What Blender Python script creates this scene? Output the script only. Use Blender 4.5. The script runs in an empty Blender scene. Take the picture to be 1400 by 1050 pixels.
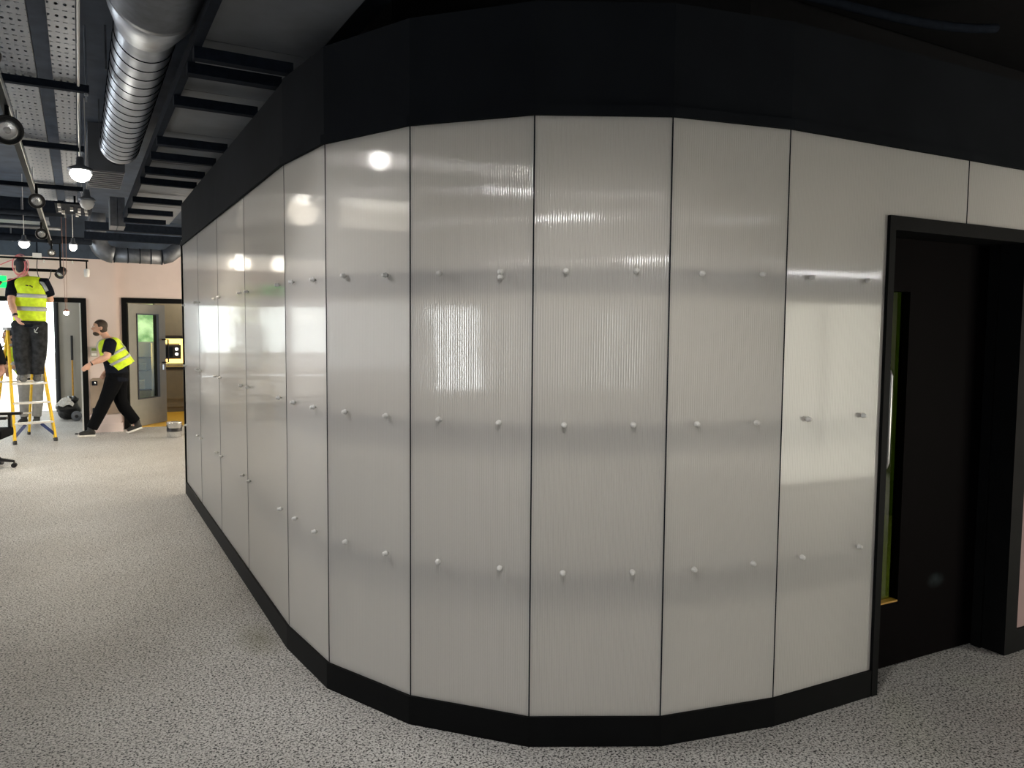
import bpy, bmesh, math, random
from mathutils import Vector as V, Matrix as M
random.seed(7)
S = bpy.context.scene
C = S.collection
PI = math.pi

# ------------------------------------------------------------------ camera
YAW = math.radians(29.393); PITCH = math.atan(71.3/1050.7); ROLL = 0.0079
cam = bpy.data.cameras.new('camera'); camo = bpy.data.objects.new('camera', cam); C.objects.link(camo)
fw = V((math.sin(YAW)*math.cos(PITCH), math.cos(YAW)*math.cos(PITCH), -math.sin(PITCH)))
rt = V((math.cos(YAW), -math.sin(YAW), 0)); up = rt.cross(fw)
r2 = rt*math.cos(ROLL) + up*math.sin(ROLL); u2 = -rt*math.sin(ROLL) + up*math.cos(ROLL)
camo.matrix_world = M(((r2.x, u2.x, -fw.x, 0), (r2.y, u2.y, -fw.y, 0), (r2.z, u2.z, -fw.z, 1.643), (0, 0, 0, 1)))
cam.sensor_fit = 'HORIZONTAL'; cam.sensor_width = 36; cam.lens = 36*1050.7/1400; cam.clip_start = .02
S.camera = camo
# ------------------------------------------------------------------ world, exposure
W = bpy.data.worlds.new('world'); S.world = W; W.use_nodes = True
W.node_tree.nodes['Background'].inputs[0].default_value = (.80, .90, 1, 1)
W.node_tree.nodes['Background'].inputs[1].default_value = 1.0
S.view_settings.view_transform = 'Standard'; S.view_settings.look = 'None'
S.view_settings.gamma = 1; S.view_settings.use_curve_mapping = False
S.view_settings.exposure = 0.08
DAY = 14.0         # brightness of daylight in the glazing
INSIDE = 15        # watts of each lamp inside the partitioned room
KEY = 60          # watts of the nearest track spotlight
PEND = 90          # watts of each lit pendant bulb
def area(name, loc, rot, sx, sy, w, col=(1, 1, 1), parent=None):
    l = bpy.data.lights.new(name, 'AREA'); l.shape = 'RECTANGLE'; l.size = sx; l.size_y = sy; l.energy = w; l.color = col
    o = bpy.data.objects.new(name, l); C.objects.link(o); o.location = loc; o.rotation_euler = rot; o.parent = parent
    return o
def point(name, loc, w, col=(1, 1, 1), r=.04, parent=None):
    l = bpy.data.lights.new(name, 'POINT'); l.energy = w; l.color = col; l.shadow_soft_size = r
    o = bpy.data.objects.new(name, l); C.objects.link(o); o.location = loc; o.parent = parent
    return o

# ------------------------------------------------------------------ materials
def nodes(name):
    m = bpy.data.materials.new(name); m.use_nodes = True
    nt = m.node_tree
    return m, nt, nt.nodes['Principled BSDF']
def mat(name, col, rough=.5, metal=0, var=.12, scale=30, bump=0, coat=0, emit=0, spec=.5):
    m, nt, b = nodes(name)
    N = nt.nodes.new('ShaderNodeTexNoise'); N.inputs['Scale'].default_value = scale; N.inputs['Detail'].default_value = 3
    tc = nt.nodes.new('ShaderNodeTexCoord'); nt.links.new(tc.outputs['Object'], N.inputs['Vector'])
    R = nt.nodes.new('ShaderNodeValToRGB')
    R.color_ramp.elements[0].position = .3; R.color_ramp.elements[1].position = .7
    R.color_ramp.elements[0].color = tuple(c*(1-var) for c in col)+(1,)
    R.color_ramp.elements[1].color = tuple(min(1, c*(1+var)) for c in col)+(1,)
    nt.links.new(N.outputs['Fac'], R.inputs['Fac']); nt.links.new(R.outputs['Color'], b.inputs['Base Color'])
    b.inputs['Roughness'].default_value = rough; b.inputs['Metallic'].default_value = metal
    b.inputs['Coat Weight'].default_value = coat; b.inputs['Specular IOR Level'].default_value = spec
    if bump:
        B = nt.nodes.new('ShaderNodeBump'); B.inputs['Strength'].default_value = bump; B.inputs['Distance'].default_value = .01
        nt.links.new(N.outputs['Fac'], B.inputs['Height']); nt.links.new(B.outputs['Normal'], b.inputs['Normal'])
    if emit:
        b.inputs['Emission Color'].default_value = tuple(col)+(1,); b.inputs['Emission Strength'].default_value = emit
    return m
def emat(name, col, e):
    m, nt, b = nodes(name)
    b.inputs['Base Color'].default_value = (.02, .02, .02, 1); b.inputs['Emission Color'].default_value = tuple(col)+(1,)
    b.inputs['Emission Strength'].default_value = e
    return m
MT = {}
MT['black_paint'] = mat('black_paint', (.0055, .006, .0065), .6, var=.15, scale=6, spec=.08)
MT['fascia'] = mat('fascia_black_paint', (.0125, .0145, .0175), .8, var=.12, scale=4, spec=.03)
MT['black_void'] = mat('black_soffit_paint', (.010, .010, .011), .8, spec=.15)
MT['soffit'] = mat('soffit_paint_haze_tinted', (.042, .060, .092), .8, var=.3, scale=5)  # blue of the lens-flare haze mixed into the soffit grey
MT['deck'] = mat('grey_deck', (.15, .165, .19), .7, var=.1, scale=6)  # grey sheets tinted blue for the same flare haze
MT['dark_steel'] = mat('dark_steel', (.012, .016, .024), .9, metal=.0, var=.2, spec=.05)
MT['galv'] = mat('galvanised_steel', (.44, .475, .53), .44, metal=1, var=.12, scale=14)
MT['galv_dull'] = mat('dull_galvanised', (.17, .185, .21), .48, metal=.7, var=.15, scale=18)
MT['pink'] = mat('pink_wall_paint', (.70, .59, .56), .75, var=.03, scale=3)
MT['pink_shaded'] = mat('pink_wall_in_shade', (.34, .24, .235), .8, var=.04, scale=3)  # pink wall paint with the dimness of the passage put into its colour
MT['white_paint'] = mat('white_paint', (.78, .77, .74), .6, var=.03)
MT['beige'] = mat('beige_wall', (.42, .40, .35), .7, var=.05, scale=3)
MT['green_wall'] = mat('green_wall', (.16, .22, .06), .8, var=.1, scale=4)
MT['chrome'] = mat('brushed_steel', (.75, .75, .74), .22, metal=1, var=.06)
MT['white_plastic'] = mat('white_plastic', (.82, .82, .80), .3, var=.03)
MT['black_plastic'] = mat('black_plastic', (.014, .014, .016), .4, var=.2)
MT['black_fabric'] = mat('black_fabric', (.0035, .004, .005), .9, var=.3, scale=80, bump=.2, spec=.08)
MT['navy_fabric'] = mat('dark_navy_cotton', (.008, .010, .016), .9, var=.3, scale=40, bump=.2, spec=.08)
MT['work_trousers'] = mat('charcoal_work_trousers', (.026, .028, .031), .8, var=.55, scale=14, bump=.5, spec=.08)
MT['white_trousers'] = mat('dusty_white_trousers', (.60, .58, .54), .9, var=.12, scale=14, bump=.4)
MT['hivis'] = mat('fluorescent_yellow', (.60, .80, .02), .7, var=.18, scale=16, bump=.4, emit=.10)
MT['reflective'] = mat('reflective_band', (.42, .45, .46), .35, var=.1)
MT['skin'] = mat('skin', (.62, .36, .26), .55, var=.08, scale=20)
MT['skin_brown'] = mat('skin_brown', (.24, .12, .085), .55, var=.1, scale=20)
MT['hair'] = mat('dark_brown_hair', (.045, .030, .020), .7, var=.4, scale=90, bump=.5)
MT['hair_black'] = mat('black_hair', (.010, .011, .016), .7, var=.3, scale=90, bump=.5)
MT['shoe'] = mat('black_shoe', (.012, .012, .012), .6)
MT['sole'] = mat('white_sole', (.75, .75, .72), .6)
MT['boot'] = mat('grey_work_boot', (.10, .10, .095), .7, var=.3)
MT['yellow'] = mat('yellow_fibreglass', (.82, .52, .02), .4, var=.08)
MT['alu'] = mat('aluminium', (.70, .70, .69), .35, metal=.7, var=.08)
MT['blue'] = mat('navy_blue_plastic', (.015, .035, .14), .45)
MT['red'] = mat('red_plastic', (.55, .03, .05), .45)
MT['pinkcable'] = mat('pink_cable', (.72, .20, .24), .5)
MT['copper'] = mat('brown_copper', (.30, .16, .12), .4, metal=.4)
MT['door_grey'] = mat('olive_grey_laminate', (.21, .20, .165), .45, var=.06, scale=8)
MT['cab'] = mat('taupe_laminate', (.20, .185, .15), .5, var=.05, scale=8)
MT['brown_board'] = mat('brown_grey_board', (.30, .235, .18), .6, var=.08, scale=5)
MT['yellow_floor'] = mat('yellow_floor_colour', (.85, .50, .05), .45, var=.06)
MT['orange_wood'] = mat('orange_wood', (.62, .33, .05), .5)
MT['bag'] = mat('black_bin_bag', (.012, .012, .013), .28, bump=.7, scale=22)
MT['paper'] = mat('white_paper', (.75, .74, .70), .8)
MT['amber'] = emat('amber_light', (1, .62, .16), 3.0)
MT['green_exit'] = emat('green_exit_light', (.0, .9, .12), 2.2)
MT['bulb'] = emat('lit_bulb', (1, .86, .62), 40)
MT['bulb_cool'] = emat('lit_bulb_cool', (1, .95, .84), 18)
MT['daylight'] = emat('bright_daylight', (.93, .98, 1), DAY)
MT['daylight_warm'] = emat('warm_daylight', (1, .95, .80), DAY*.62)
MT['added_amber_glow'] = emat('added_window_glow', (1, .86, .66), DAY)  # glow of the added, unseen side window
MT['daylight_dim'] = emat('sunlit_yard_beyond_glazing', (1, .93, .80), 1.5)
MT['daylight_top'] = emat('bright_sky_beyond_glazing', (.92, 1, .96), 6.5)
MT['tube_soft'] = emat('led_tube_soft', (1, 1, 1), 10)
MT['tube'] = emat('led_tube', (1, 1, 1), 45)
MT['white_dot'] = emat('indicator_light', (1, .98, .9), 3)
def foliage_mat():
    m, nt, b = nodes('green_reflection_glow')
    N = nt.nodes.new('ShaderNodeTexNoise'); N.inputs['Scale'].default_value = 5; N.inputs['Detail'].default_value = 4
    tc = nt.nodes.new('ShaderNodeTexCoord'); nt.links.new(tc.outputs['Object'], N.inputs['Vector'])
    R = nt.nodes.new('ShaderNodeValToRGB'); e = R.color_ramp.elements
    e[0].position = .35; e[0].color = (.16, .34, .04, 1); e[1].position = .66; e[1].color = (.85, 1, .45, 1)
    nt.links.new(N.outputs['Fac'], R.inputs[0]); nt.links.new(R.outputs[0], b.inputs['Emission Color'])
    b.inputs['Emission Strength'].default_value = 1.0; b.inputs['Base Color'].default_value = (.05, .1, .02, 1)
    return m
MT['foliage'] = foliage_mat()
def glass_mat(name, tint=(.9, 1, .95), a=.75):
    m, nt, b = nodes(name)
    T = nt.nodes.new('ShaderNodeBsdfTransparent'); T.inputs[0].default_value = tint+(1,)
    G = nt.nodes.new('ShaderNodeBsdfGlossy'); G.inputs['Roughness'].default_value = .03
    F = nt.nodes.new('ShaderNodeMath'); F.operation = 'POWER'; lw = nt.nodes.new('ShaderNodeLayerWeight'); lw.inputs[0].default_value = .5
    nt.links.new(lw.outputs['Facing'], F.inputs[0]); F.inputs[1].default_value = 3.0
    X = nt.nodes.new('ShaderNodeMixShader'); nt.links.new(F.outputs[0], X.inputs[0])
    nt.links.new(T.outputs[0], X.inputs[1]); nt.links.new(G.outputs[0], X.inputs[2])
    nt.links.new(X.outputs[0], nt.nodes['Material Output'].inputs[0])
    return m
MT['glass'] = glass_mat('clear_glass')
MT['green_glass'] = glass_mat('olive_tinted_glass', (.30, .36, .13))

def floor_mat():
    m, nt, b = nodes('speckled_grey_flooring')
    L = nt.links.new
    tc = nt.nodes.new('ShaderNodeTexCoord')
    def noise(sc, det, w=0):
        N = nt.nodes.new('ShaderNodeTexNoise'); N.inputs['Scale'].default_value = sc; N.inputs['Detail'].default_value = det
        N.inputs['Distortion'].default_value = w
        L(tc.outputs['Object'], N.inputs['Vector']); return N
    n1 = noise(112, 1.8, .6); R = nt.nodes.new('ShaderNodeValToRGB'); L(n1.outputs['Fac'], R.inputs[0])
    cr = R.color_ramp; cr.interpolation = 'LINEAR'
    cr.elements[0].position = .355; cr.elements[0].color = (.018, .018, .02, 1)
    cr.elements[1].position = .60; cr.elements[1].color = (.74, .735, .725, 1)
    e = cr.elements.new(.41); e.color = (.15, .15, .15, 1)
    e = cr.elements.new(.455); e.color = (.46, .455, .44, 1)
    n2 = noise(1.3, 3); R2 = nt.nodes.new('ShaderNodeValToRGB'); L(n2.outputs['Fac'], R2.inputs[0])
    R2.color_ramp.elements[0].position = .3; R2.color_ramp.elements[0].color = (.86, .85, .84, 1)
    R2.color_ramp.elements[1].position = .65; R2.color_ramp.elements[1].color = (1, 1, 1, 1)
    X = nt.nodes.new('ShaderNodeMixRGB'); X.blend_type = 'MULTIPLY'; X.inputs[0].default_value = 1
    L(R.outputs[0], X.inputs[1]); L(R2.outputs[0], X.inputs[2])
    # a faint olive spill stain near the skirting
    mp = nt.nodes.new('ShaderNodeMapping'); L(tc.outputs['Object'], mp.inputs[0])
    mp.inputs['Location'].default_value = (-.795*7, -4.15*3.2, 0); mp.inputs['Scale'].default_value = (7, 3.2, 1)
    G = nt.nodes.new('ShaderNodeTexGradient'); G.gradient_type = 'SPHERICAL'; L(mp.outputs[0], G.inputs[0])
    mu = nt.nodes.new('ShaderNodeMath'); mu.operation = 'MULTIPLY'; L(G.outputs['Fac'], mu.inputs[0]); mu.inputs[1].default_value = .6
    X2 = nt.nodes.new('ShaderNodeMixRGB'); L(mu.outputs[0], X2.inputs[0]); L(X.outputs[0], X2.inputs[1]); X2.inputs[2].default_value = (.20, .19, .12, 1)
    L(X2.outputs[0], b.inputs['Base Color'])
    b.inputs['Roughness'].default_value = .55; b.inputs['Specular IOR Level'].default_value = .4
    B = nt.nodes.new('ShaderNodeBump'); B.inputs['Strength'].default_value = .25; B.inputs['Distance'].default_value = .004
    L(n1.outputs['Fac'], B.inputs['Height']); L(B.outputs[0], b.inputs['Normal'])
    return m
MT['floor'] = floor_mat()

def poly_mat():
    m, nt, b = nodes('opal_twinwall_polycarbonate')
    L = nt.links.new
    tc = nt.nodes.new('ShaderNodeTexCoord')
    Wv = nt.nodes.new('ShaderNodeTexWave'); Wv.wave_type = 'BANDS'; Wv.bands_direction = 'X'; Wv.wave_profile = 'SIN'
    Wv.inputs['Scale'].default_value = .31416/.0098; L(tc.outputs['Object'], Wv.inputs['Vector'])
    R = nt.nodes.new('ShaderNodeValToRGB'); L(Wv.outputs['Fac'], R.inputs[0])
    R.color_ramp.elements[0].color = (.655, .65, .64, 1); R.color_ramp.elements[1].color = (.735, .73, .72, 1)
    L(R.outputs[0], b.inputs['Base Color'])
    N = nt.nodes.new('ShaderNodeTexNoise'); N.inputs['Scale'].default_value = 5; N.inputs['Detail'].default_value = 5
    L(tc.outputs['Object'], N.inputs['Vector'])
    R3 = nt.nodes.new('ShaderNodeMapRange'); L(N.outputs['Fac'], R3.inputs[0]); R3.inputs[3].default_value = .03; R3.inputs[4].default_value = .085
    L(R3.outputs[0], b.inputs['Roughness'])
    b.inputs['IOR'].default_value = 1.58; b.inputs['Specular IOR Level'].default_value = .85
    # the ribs tilt the surface normal from side to side across the sheet (9.2 mm pitch)
    sx = nt.nodes.new('ShaderNodeSeparateXYZ'); L(tc.outputs['Object'], sx.inputs[0])
    def mth(op, *v):
        n = nt.nodes.new('ShaderNodeMath'); n.operation = op
        for i, q in enumerate(v):
            if isinstance(q, (int, float)): n.inputs[i].default_value = q
            else: L(q, n.inputs[i])
        return n.outputs[0]
    wob = mth('MULTIPLY', mth('SUBTRACT', N.outputs['Fac'], .5), .03)
    ph = mth('MULTIPLY', sx.outputs[0], 2*PI/.0098)
    hump = mth('POWER', mth('MULTIPLY', mth('ADD', mth('SINE', ph), 1.0), .5), 3.0)
    sl = mth('ADD', mth('MULTIPLY', mth('MULTIPLY', hump, mth('COSINE', ph)), 1.25), wob)
    vt = nt.nodes.new('ShaderNodeVectorTransform'); vt.vector_type = 'VECTOR'; vt.convert_from = 'OBJECT'; vt.convert_to = 'WORLD'; vt.inputs[0].default_value = (1, 0, 0)
    sc = nt.nodes.new('ShaderNodeVectorMath'); sc.operation = 'SCALE'; L(vt.outputs[0], sc.inputs[0]); L(sl, sc.inputs['Scale'])
    ge = nt.nodes.new('ShaderNodeNewGeometry')
    ad = nt.nodes.new('ShaderNodeVectorMath'); ad.operation = 'ADD'; L(ge.outputs['Normal'], ad.inputs[0]); L(sc.outputs[0], ad.inputs[1])
    nm = nt.nodes.new('ShaderNodeVectorMath'); nm.operation = 'NORMALIZE'; L(ad.outputs[0], nm.inputs[0]); L(nm.outputs[0], b.inputs['Normal'])
    T = nt.nodes.new('ShaderNodeBsdfTranslucent'); T.inputs[0].default_value = (.86, .845, .81, 1)
    X = nt.nodes.new('ShaderNodeMixShader'); X.inputs[0].default_value = .38
    L(b.outputs[0], X.inputs[1]); L(T.outputs[0], X.inputs[2]); L(X.outputs[0], nt.nodes['Material Output'].inputs[0])
    return m
MT['poly'] = poly_mat()

def tray_mat():
    m, nt, b = nodes('perforated_galvanised_tray')
    L = nt.links.new
    tc = nt.nodes.new('ShaderNodeTexCoord'); sp = nt.nodes.new('ShaderNodeSeparateXYZ'); L(tc.outputs['Object'], sp.inputs[0])
    def m2(op, a, v):
        n = nt.nodes.new('ShaderNodeMath'); n.operation = op
        L(a, n.inputs[0])
        if isinstance(v, (int, float)): n.inputs[1].default_value = v
        else: L(v, n.inputs[1])
        return n.outputs[0]
    fx = m2('ABSOLUTE', m2('SUBTRACT', m2('FRACT', m2('MULTIPLY', sp.outputs[0], 1/.034), 0), .5), 0)
    fy = m2('ABSOLUTE', m2('SUBTRACT', m2('FRACT', m2('MULTIPLY', sp.outputs[1], 1/.15), 0), .5), 0)
    d = m2('ADD', m2('POWER', m2('MULTIPLY', fx, .034), 2), m2('POWER', m2('MULTIPLY', fy, .15*.45), 2))
    hole = m2('LESS_THAN', d, .0075**2)
    fy2 = m2('ABSOLUTE', m2('SUBTRACT', m2('FRACT', m2('ADD', m2('MULTIPLY', sp.outputs[1], 1/.15), .5), 0), .5), 0)
    s1 = m2('LESS_THAN', fy2, .035); s2 = m2('LESS_THAN', fx, .30)
    slot = m2('MULTIPLY', s1, s2)
    hol = m2('MAXIMUM', hole, slot)
    b.inputs['Base Color'].default_value = (.28, .31, .36, 1); b.inputs['Metallic'].default_value = .3; b.inputs['Roughness'].default_value = .5
    T = nt.nodes.new('ShaderNodeBsdfTransparent'); X = nt.nodes.new('ShaderNodeMixShader')
    L(hol, X.inputs[0]); L(b.outputs[0], X.inputs[1]); L(T.outputs[0], X.inputs[2]); L(X.outputs[0], nt.nodes['Material Output'].inputs[0])
    return m
MT['tray'] = tray_mat()
def door_mat():
    m, nt, b = nodes('black_door_with_dust_smudge')
    L = nt.links.new
    tc = nt.nodes.new('ShaderNodeTexCoord')
    mp = nt.nodes.new('ShaderNodeMapping'); L(tc.outputs['Object'], mp.inputs[0])
    mp.inputs['Location'].default_value = (-.68*13, 0, -.395*22); mp.inputs['Scale'].default_value = (13, 0, 22)
    G = nt.nodes.new('ShaderNodeTexGradient'); G.gradient_type = 'SPHERICAL'; L(mp.outputs[0], G.inputs[0])
    N = nt.nodes.new('ShaderNodeTexNoise'); N.inputs['Scale'].default_value = 25; L(tc.outputs['Object'], N.inputs['Vector'])
    mu = nt.nodes.new('ShaderNodeMath'); mu.operation = 'MULTIPLY'; L(G.outputs['Fac'], mu.inputs[0]); L(N.outputs['Fac'], mu.inputs[1])
    X = nt.nodes.new('ShaderNodeMixRGB'); L(mu.outputs[0], X.inputs[0])
    X.inputs[1].default_value = (.0032, .0024, .0027, 1); X.inputs[2].default_value = (.045, .06, .065, 1)
    L(X.outputs[0], b.inputs['Base Color']); b.inputs['Roughness'].default_value = .6; b.inputs['Specular IOR Level'].default_value = .02
    return m
MT['black_door'] = door_mat()

# ------------------------------------------------------------------ mesh helpers
def obj(name, bm, m, parent=None, loc=(0, 0, 0), rotz=0, smooth=False):
    me = bpy.data.meshes.new(name)
    if isinstance(bm, bpy.types.Mesh): me = bm
    else:
        if smooth:
            for f in bm.faces: f.smooth = True
        bmesh.ops.recalc_face_normals(bm, faces=bm.faces[:]); bm.to_mesh(me); bm.free()
        me.materials.append(MT[m] if isinstance(m, str) else m)
    o = bpy.data.objects.new(name, me); C.objects.link(o); o.parent = parent; o.location = loc; o.rotation_euler = (0, 0, rotz)
    return o
def tag(o, label, cat, group=None, kind=None):
    o['label'] = label; o['category'] = cat
    if group: o['group'] = group
    if kind: o['kind'] = kind
    return o
def thing(name, label, cat, loc=(0, 0, 0), rotz=0, group=None, kind=None):
    o = bpy.data.objects.new(name, None); C.objects.link(o); o.location = loc; o.rotation_euler = (0, 0, rotz); o.empty_display_size = .1
    return tag(o, label, cat, group, kind)
def box(x0, x1, y0, y1, z0, z1, bm=None, bev=0):
    own = bm is None
    if own: bm = bmesh.new()
    vs = [bm.verts.new((x, y, z)) for x in (x0, x1) for y in (y0, y1) for z in (z0, z1)]
    fs = []
    for i in ((0, 1, 3, 2), (4, 6, 7, 5), (0, 4, 5, 1), (2, 3, 7, 6), (0, 2, 6, 4), (1, 5, 7, 3)):
        fs.append(bm.faces.new([vs[k] for k in i]))
    if bev:
        es = {e for f in fs for e in f.edges}
        bmesh.ops.bevel(bm, geom=list(es), offset=bev, segments=2, affect='EDGES', profile=.7)
    return bm
def tube(pts, rad, seg=12, bm=None, cap=True, flat=1.0, side=None):
    """tube through pts; rad number or list (or list of (ra, rb) with ra along 'side')"""
    if bm is None: bm = bmesh.new()
    pts = [V(p) for p in pts]; n = len(pts)
    if not isinstance(rad, (list, tuple)): rad = [rad]*n
    rings = []
    prev = None
    for i, p in enumerate(pts):
        t = (pts[min(i+1, n-1)] - pts[max(i-1, 0)]).normalized()
        if side is not None: a = V(side); a = (a - t*a.dot(t)).normalized()
        elif prev is None:
            a = t.orthogonal().normalized()
        else: a = (prev - t*prev.dot(t)).normalized()
        prev = a; b = t.cross(a)
        r = rad[i]; ra, rb = r if isinstance(r, (list, tuple)) else (r, r*flat)
        rings.append([bm.verts.new(p + a*math.cos(2*PI*k/seg)*ra + b*math.sin(2*PI*k/seg)*rb) for k in range(seg)])
    for i in range(n-1):
        for k in range(seg):
            bm.faces.new((rings[i][k], rings[i][(k+1) % seg], rings[i+1][(k+1) % seg], rings[i+1][k]))
    if cap:
        bm.faces.new(rings[0][::-1]); bm.faces.new(rings[-1])
    return bm
def blob(c, r, bm=None, sub=3, rot=None):
    if bm is None: bm = bmesh.new()
    mt = M.Translation(V(c)) @ (rot.to_4x4() if rot else M.Identity(4)) @ M.Diagonal((*(r if isinstance(r, (tuple, list)) else (r, r, r)), 1))
    bmesh.ops.create_icosphere(bm, subdivisions=sub, radius=1, matrix=mt)
    return bm
def lathe(prof, seg=24, bm=None, axis='Z', at=(0, 0, 0)):
    if bm is None: bm = bmesh.new()
    rings = []
    def P(r, h, a):
        x, y = r*math.cos(a), r*math.sin(a)
        p = {'Z': (x, y, h), 'Y': (x, h, y), 'X': (h, x, y)}[axis]
        return V(p)+V(at)
    for r, h in prof: rings.append([bm.verts.new(P(max(r, 1e-4), h, 2*PI*k/seg)) for k in range(seg)])
    for i in range(len(prof)-1):
        for k in range(seg): bm.faces.new((rings[i][k], rings[i][(k+1) % seg], rings[i+1][(k+1) % seg], rings[i+1][k]))
    bm.faces.new(rings[0]); bm.faces.new(rings[-1][::-1])
    return bm
def prism(poly, z0, z1, bm=None):
    if bm is None: bm = bmesh.new()
    a = [bm.verts.new((x, y, z0)) for x, y in poly]; b = [bm.verts.new((x, y, z1)) for x, y in poly]
    n = len(poly); bm.faces.new(a[::-1]); bm.faces.new(b)
    for i in range(n): bm.faces.new((a[i], a[(i+1) % n], b[(i+1) % n], b[i]))
    return bm
def struct(name, bm, m, label, cat, parent=None):
    o = obj(name, bm, m, parent)
    if parent is None: tag(o, label, cat, kind='structure')
    return o
def bez(p0, p1, p2, p3, n=12):
    p0, p1, p2, p3 = map(V, (p0, p1, p2, p3)); out = []
    for i in range(n+1):
        t = i/n; out.append(p0*(1-t)**3 + p1*3*t*(1-t)**2 + p2*3*t*t*(1-t) + p3*t**3)
    return out

# ================================================================== THE SETTING
struct('floor', box(-5.2, 9.2, -1.6, 17.8, -.12, 0), 'floor', 'speckled grey flooring across the whole room', 'floor')
struct('ceiling', box(-5.2, 9.2, -1.6, 17.8, 3.40, 3.5), 'soffit', 'dark painted soffit above the exposed services', 'ceiling')
struct('ceiling_passage', box(1.07, 9.0, -1.5, 2.85, 3.36, 3.395), 'black_void', 'black soffit over the passage by the black door', 'ceiling')
# ---- outer walls (outside the frame they close the room; the panels mirror their glazing, except the added side window)
wl = struct('wall_left', None or box(-5.2, -5.0, -1.6, 14.0, 0, .85), 'pink', 'pale pink wall on the far left side of the room', 'wall')
for (y0, y1, z0, z1) in ((-1.6, .28, .85, 3.4), (.98, 9.2, .85, 3.4), (.28, .98, 2.0, 3.4), (9.2, 13.2, .85, .95), (9.2, 13.2, 2.2, 3.4), (13.2, 14.0, .85, 3.4)):
    obj('wall_segment', box(-5.2, -5.0, y0, y1, z0, z1), 'pink', wl)
def window(n, label, axis, pos, a0, a1, z0, z1, m='daylight', mull=1, depth=.06):
    """glazed opening in a wall along 'axis' (X or Y)"""
    e = thing('window_%d' % n, label, 'window', kind='structure')
    def bx(a, b, c, d, t0=-.03, t1=.03):
        return box(a, b, pos+t0, pos+t1, c, d) if axis == 'X' else box(pos+t0, pos+t1, a, b, c, d)
    for q in ((a0, a0+.05, z0, z1), (a1-.05, a1, z0, z1), (a0+.05, a1-.05, z0, z0+.05), (a0+.05, a1-.05, z1-.05, z1)):
        obj('window_frame', bx(*q), 'black_paint', e)
    w = (a1-a0-.1)/mull
    for k in range(mull):
        obj('pane', bx(a0+.05+k*w, a0+.05+(k+1)*w-(.03 if k < mull-1 else 0), z0+.05, z1-.05, -.008, .008), m, e)
        if k < mull-1: obj('mullion', bx(a0+.05+(k+1)*w-.03, a0+.05+(k+1)*w, z0+.05, z1-.05, -.02, .02), 'black_paint', e)
    return e
window(1, 'window in the left wall beside the camera', 'Y', -5.1, .28, .98, .85, 2.0, 'daylight', 1)
window(2, 'wide window in the left wall near the far corner', 'Y', -5.1, 9.2, 13.2, .95, 2.2, 'daylight', 4)
wb = struct('wall_back', box(-5.0, 5.7, -1.6, -1.5, 0, 3.4), 'white_paint', 'white wall behind the camera', 'wall')
obj('wall_segment', box(7.7, 9.2, -1.6, -1.5, 0, 3.4), 'white_paint', wb); obj('wall_segment', box(5.7, 7.7, -1.6, -1.5, 2.02, 3.4), 'white_paint', wb)
window(3, 'full height glazed door in the wall behind the camera', 'X', -1.55, 5.7, 7.7, 0.0, 2.02, 'daylight_warm', 2)
ws = struct('wall_side', box(6.0, 6.15, 8.2, 14.1, 0, .25), 'pink', 'pink side wall beyond the end of the partition', 'wall')
for q in ((8.2, 9.2, .25, 3.4), (13.2, 14.1, .25, 3.4), (9.2, 13.2, 2.3, 3.4)): obj('wall_segment', box(6.0, 6.15, *q), 'pink', ws)
window(6, 'added unseen window in the side wall, warming the far floor', 'Y', 6.07, 9.2, 13.2, .25, 2.3, 'added_amber_glow', 4)  # window added to warm the far floor, end wall and walking man
struct('wall_right', box(9.0, 9.2, -1.5, 2.1, 0, 3.4), 'pink', 'pink wall at the right end of the passage', 'wall')

# ---- the faceted polycarbonate partition
E = dict(e0=(.909, 8.216), s1=(.909, 7.147), s2=(.909, 6.079), s3=(.909, 5.010), e4=(.909, 3.941), e5=(.965, 3.406), e6=(1.173, 2.928),
         e7=(1.519, 2.539), e8=(1.982, 2.292), e9=(2.502, 2.187))
DW = V((.99920, -.03938))            # direction of the door wall
e9 = V(E['e9'])
ZB, ZT = .12, 2.46
part = thing('wall_partition', 'faceted curved partition of opal ribbed polycarbonate panels with white fixings', 'partition wall', kind='structure')
bolt_bm = lathe([(.0, -.028), (.006, -.028), (.0085, -.025), (.0085, -.016), (.0115, -.014), (.0115, -.009), (.005, -.008), (.005, 0)], 14, axis='Y')
bolt_me = bpy.data.meshes.new('bolt')
for f in bolt_bm.faces: f.smooth = True
bmesh.ops.recalc_face_normals(bolt_bm, faces=bolt_bm.faces[:]); bolt_bm.to_mesh(bolt_me); bolt_bm.free(); bolt_me.materials.append(MT['white_plastic'])
ROWS = (.706, 1.289, 1.877)
def panel(a, b, bolts, z0=ZB, z1=ZT, rows=ROWS):
    a, b = V(a), V(b); d = b-a; w = d.length; rz = math.atan2(d.y, d.x)
    p = obj('panel', box(.003, w-.003 if z1-z0 > 0 and bolts[0] != .225 else w+.001, 0, .010, z0, z1), 'poly', part, (a.x, a.y, 0), rz)
    for fr in bolts:
        for z in rows:
            bo = bpy.data.objects.new('bolt', bolt_me); C.objects.link(bo); bo.parent = p
            bo.location = (fr*w + random.uniform(-.006, .006), 0, z + random.uniform(-.004, .004)); bo.rotation_euler = (random.uniform(-.12, .12), random.uniform(0, 6), 0) if False else (0, 0, random.uniform(-.15, .15))
    # horizontal rail and stud of the timber frame behind the sheet
    for z in rows: obj('rail', box(.0, w, .045, .095, z-.03, z+.03), 'dark_steel', part, (a.x, a.y, 0), rz)
    return p
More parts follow.
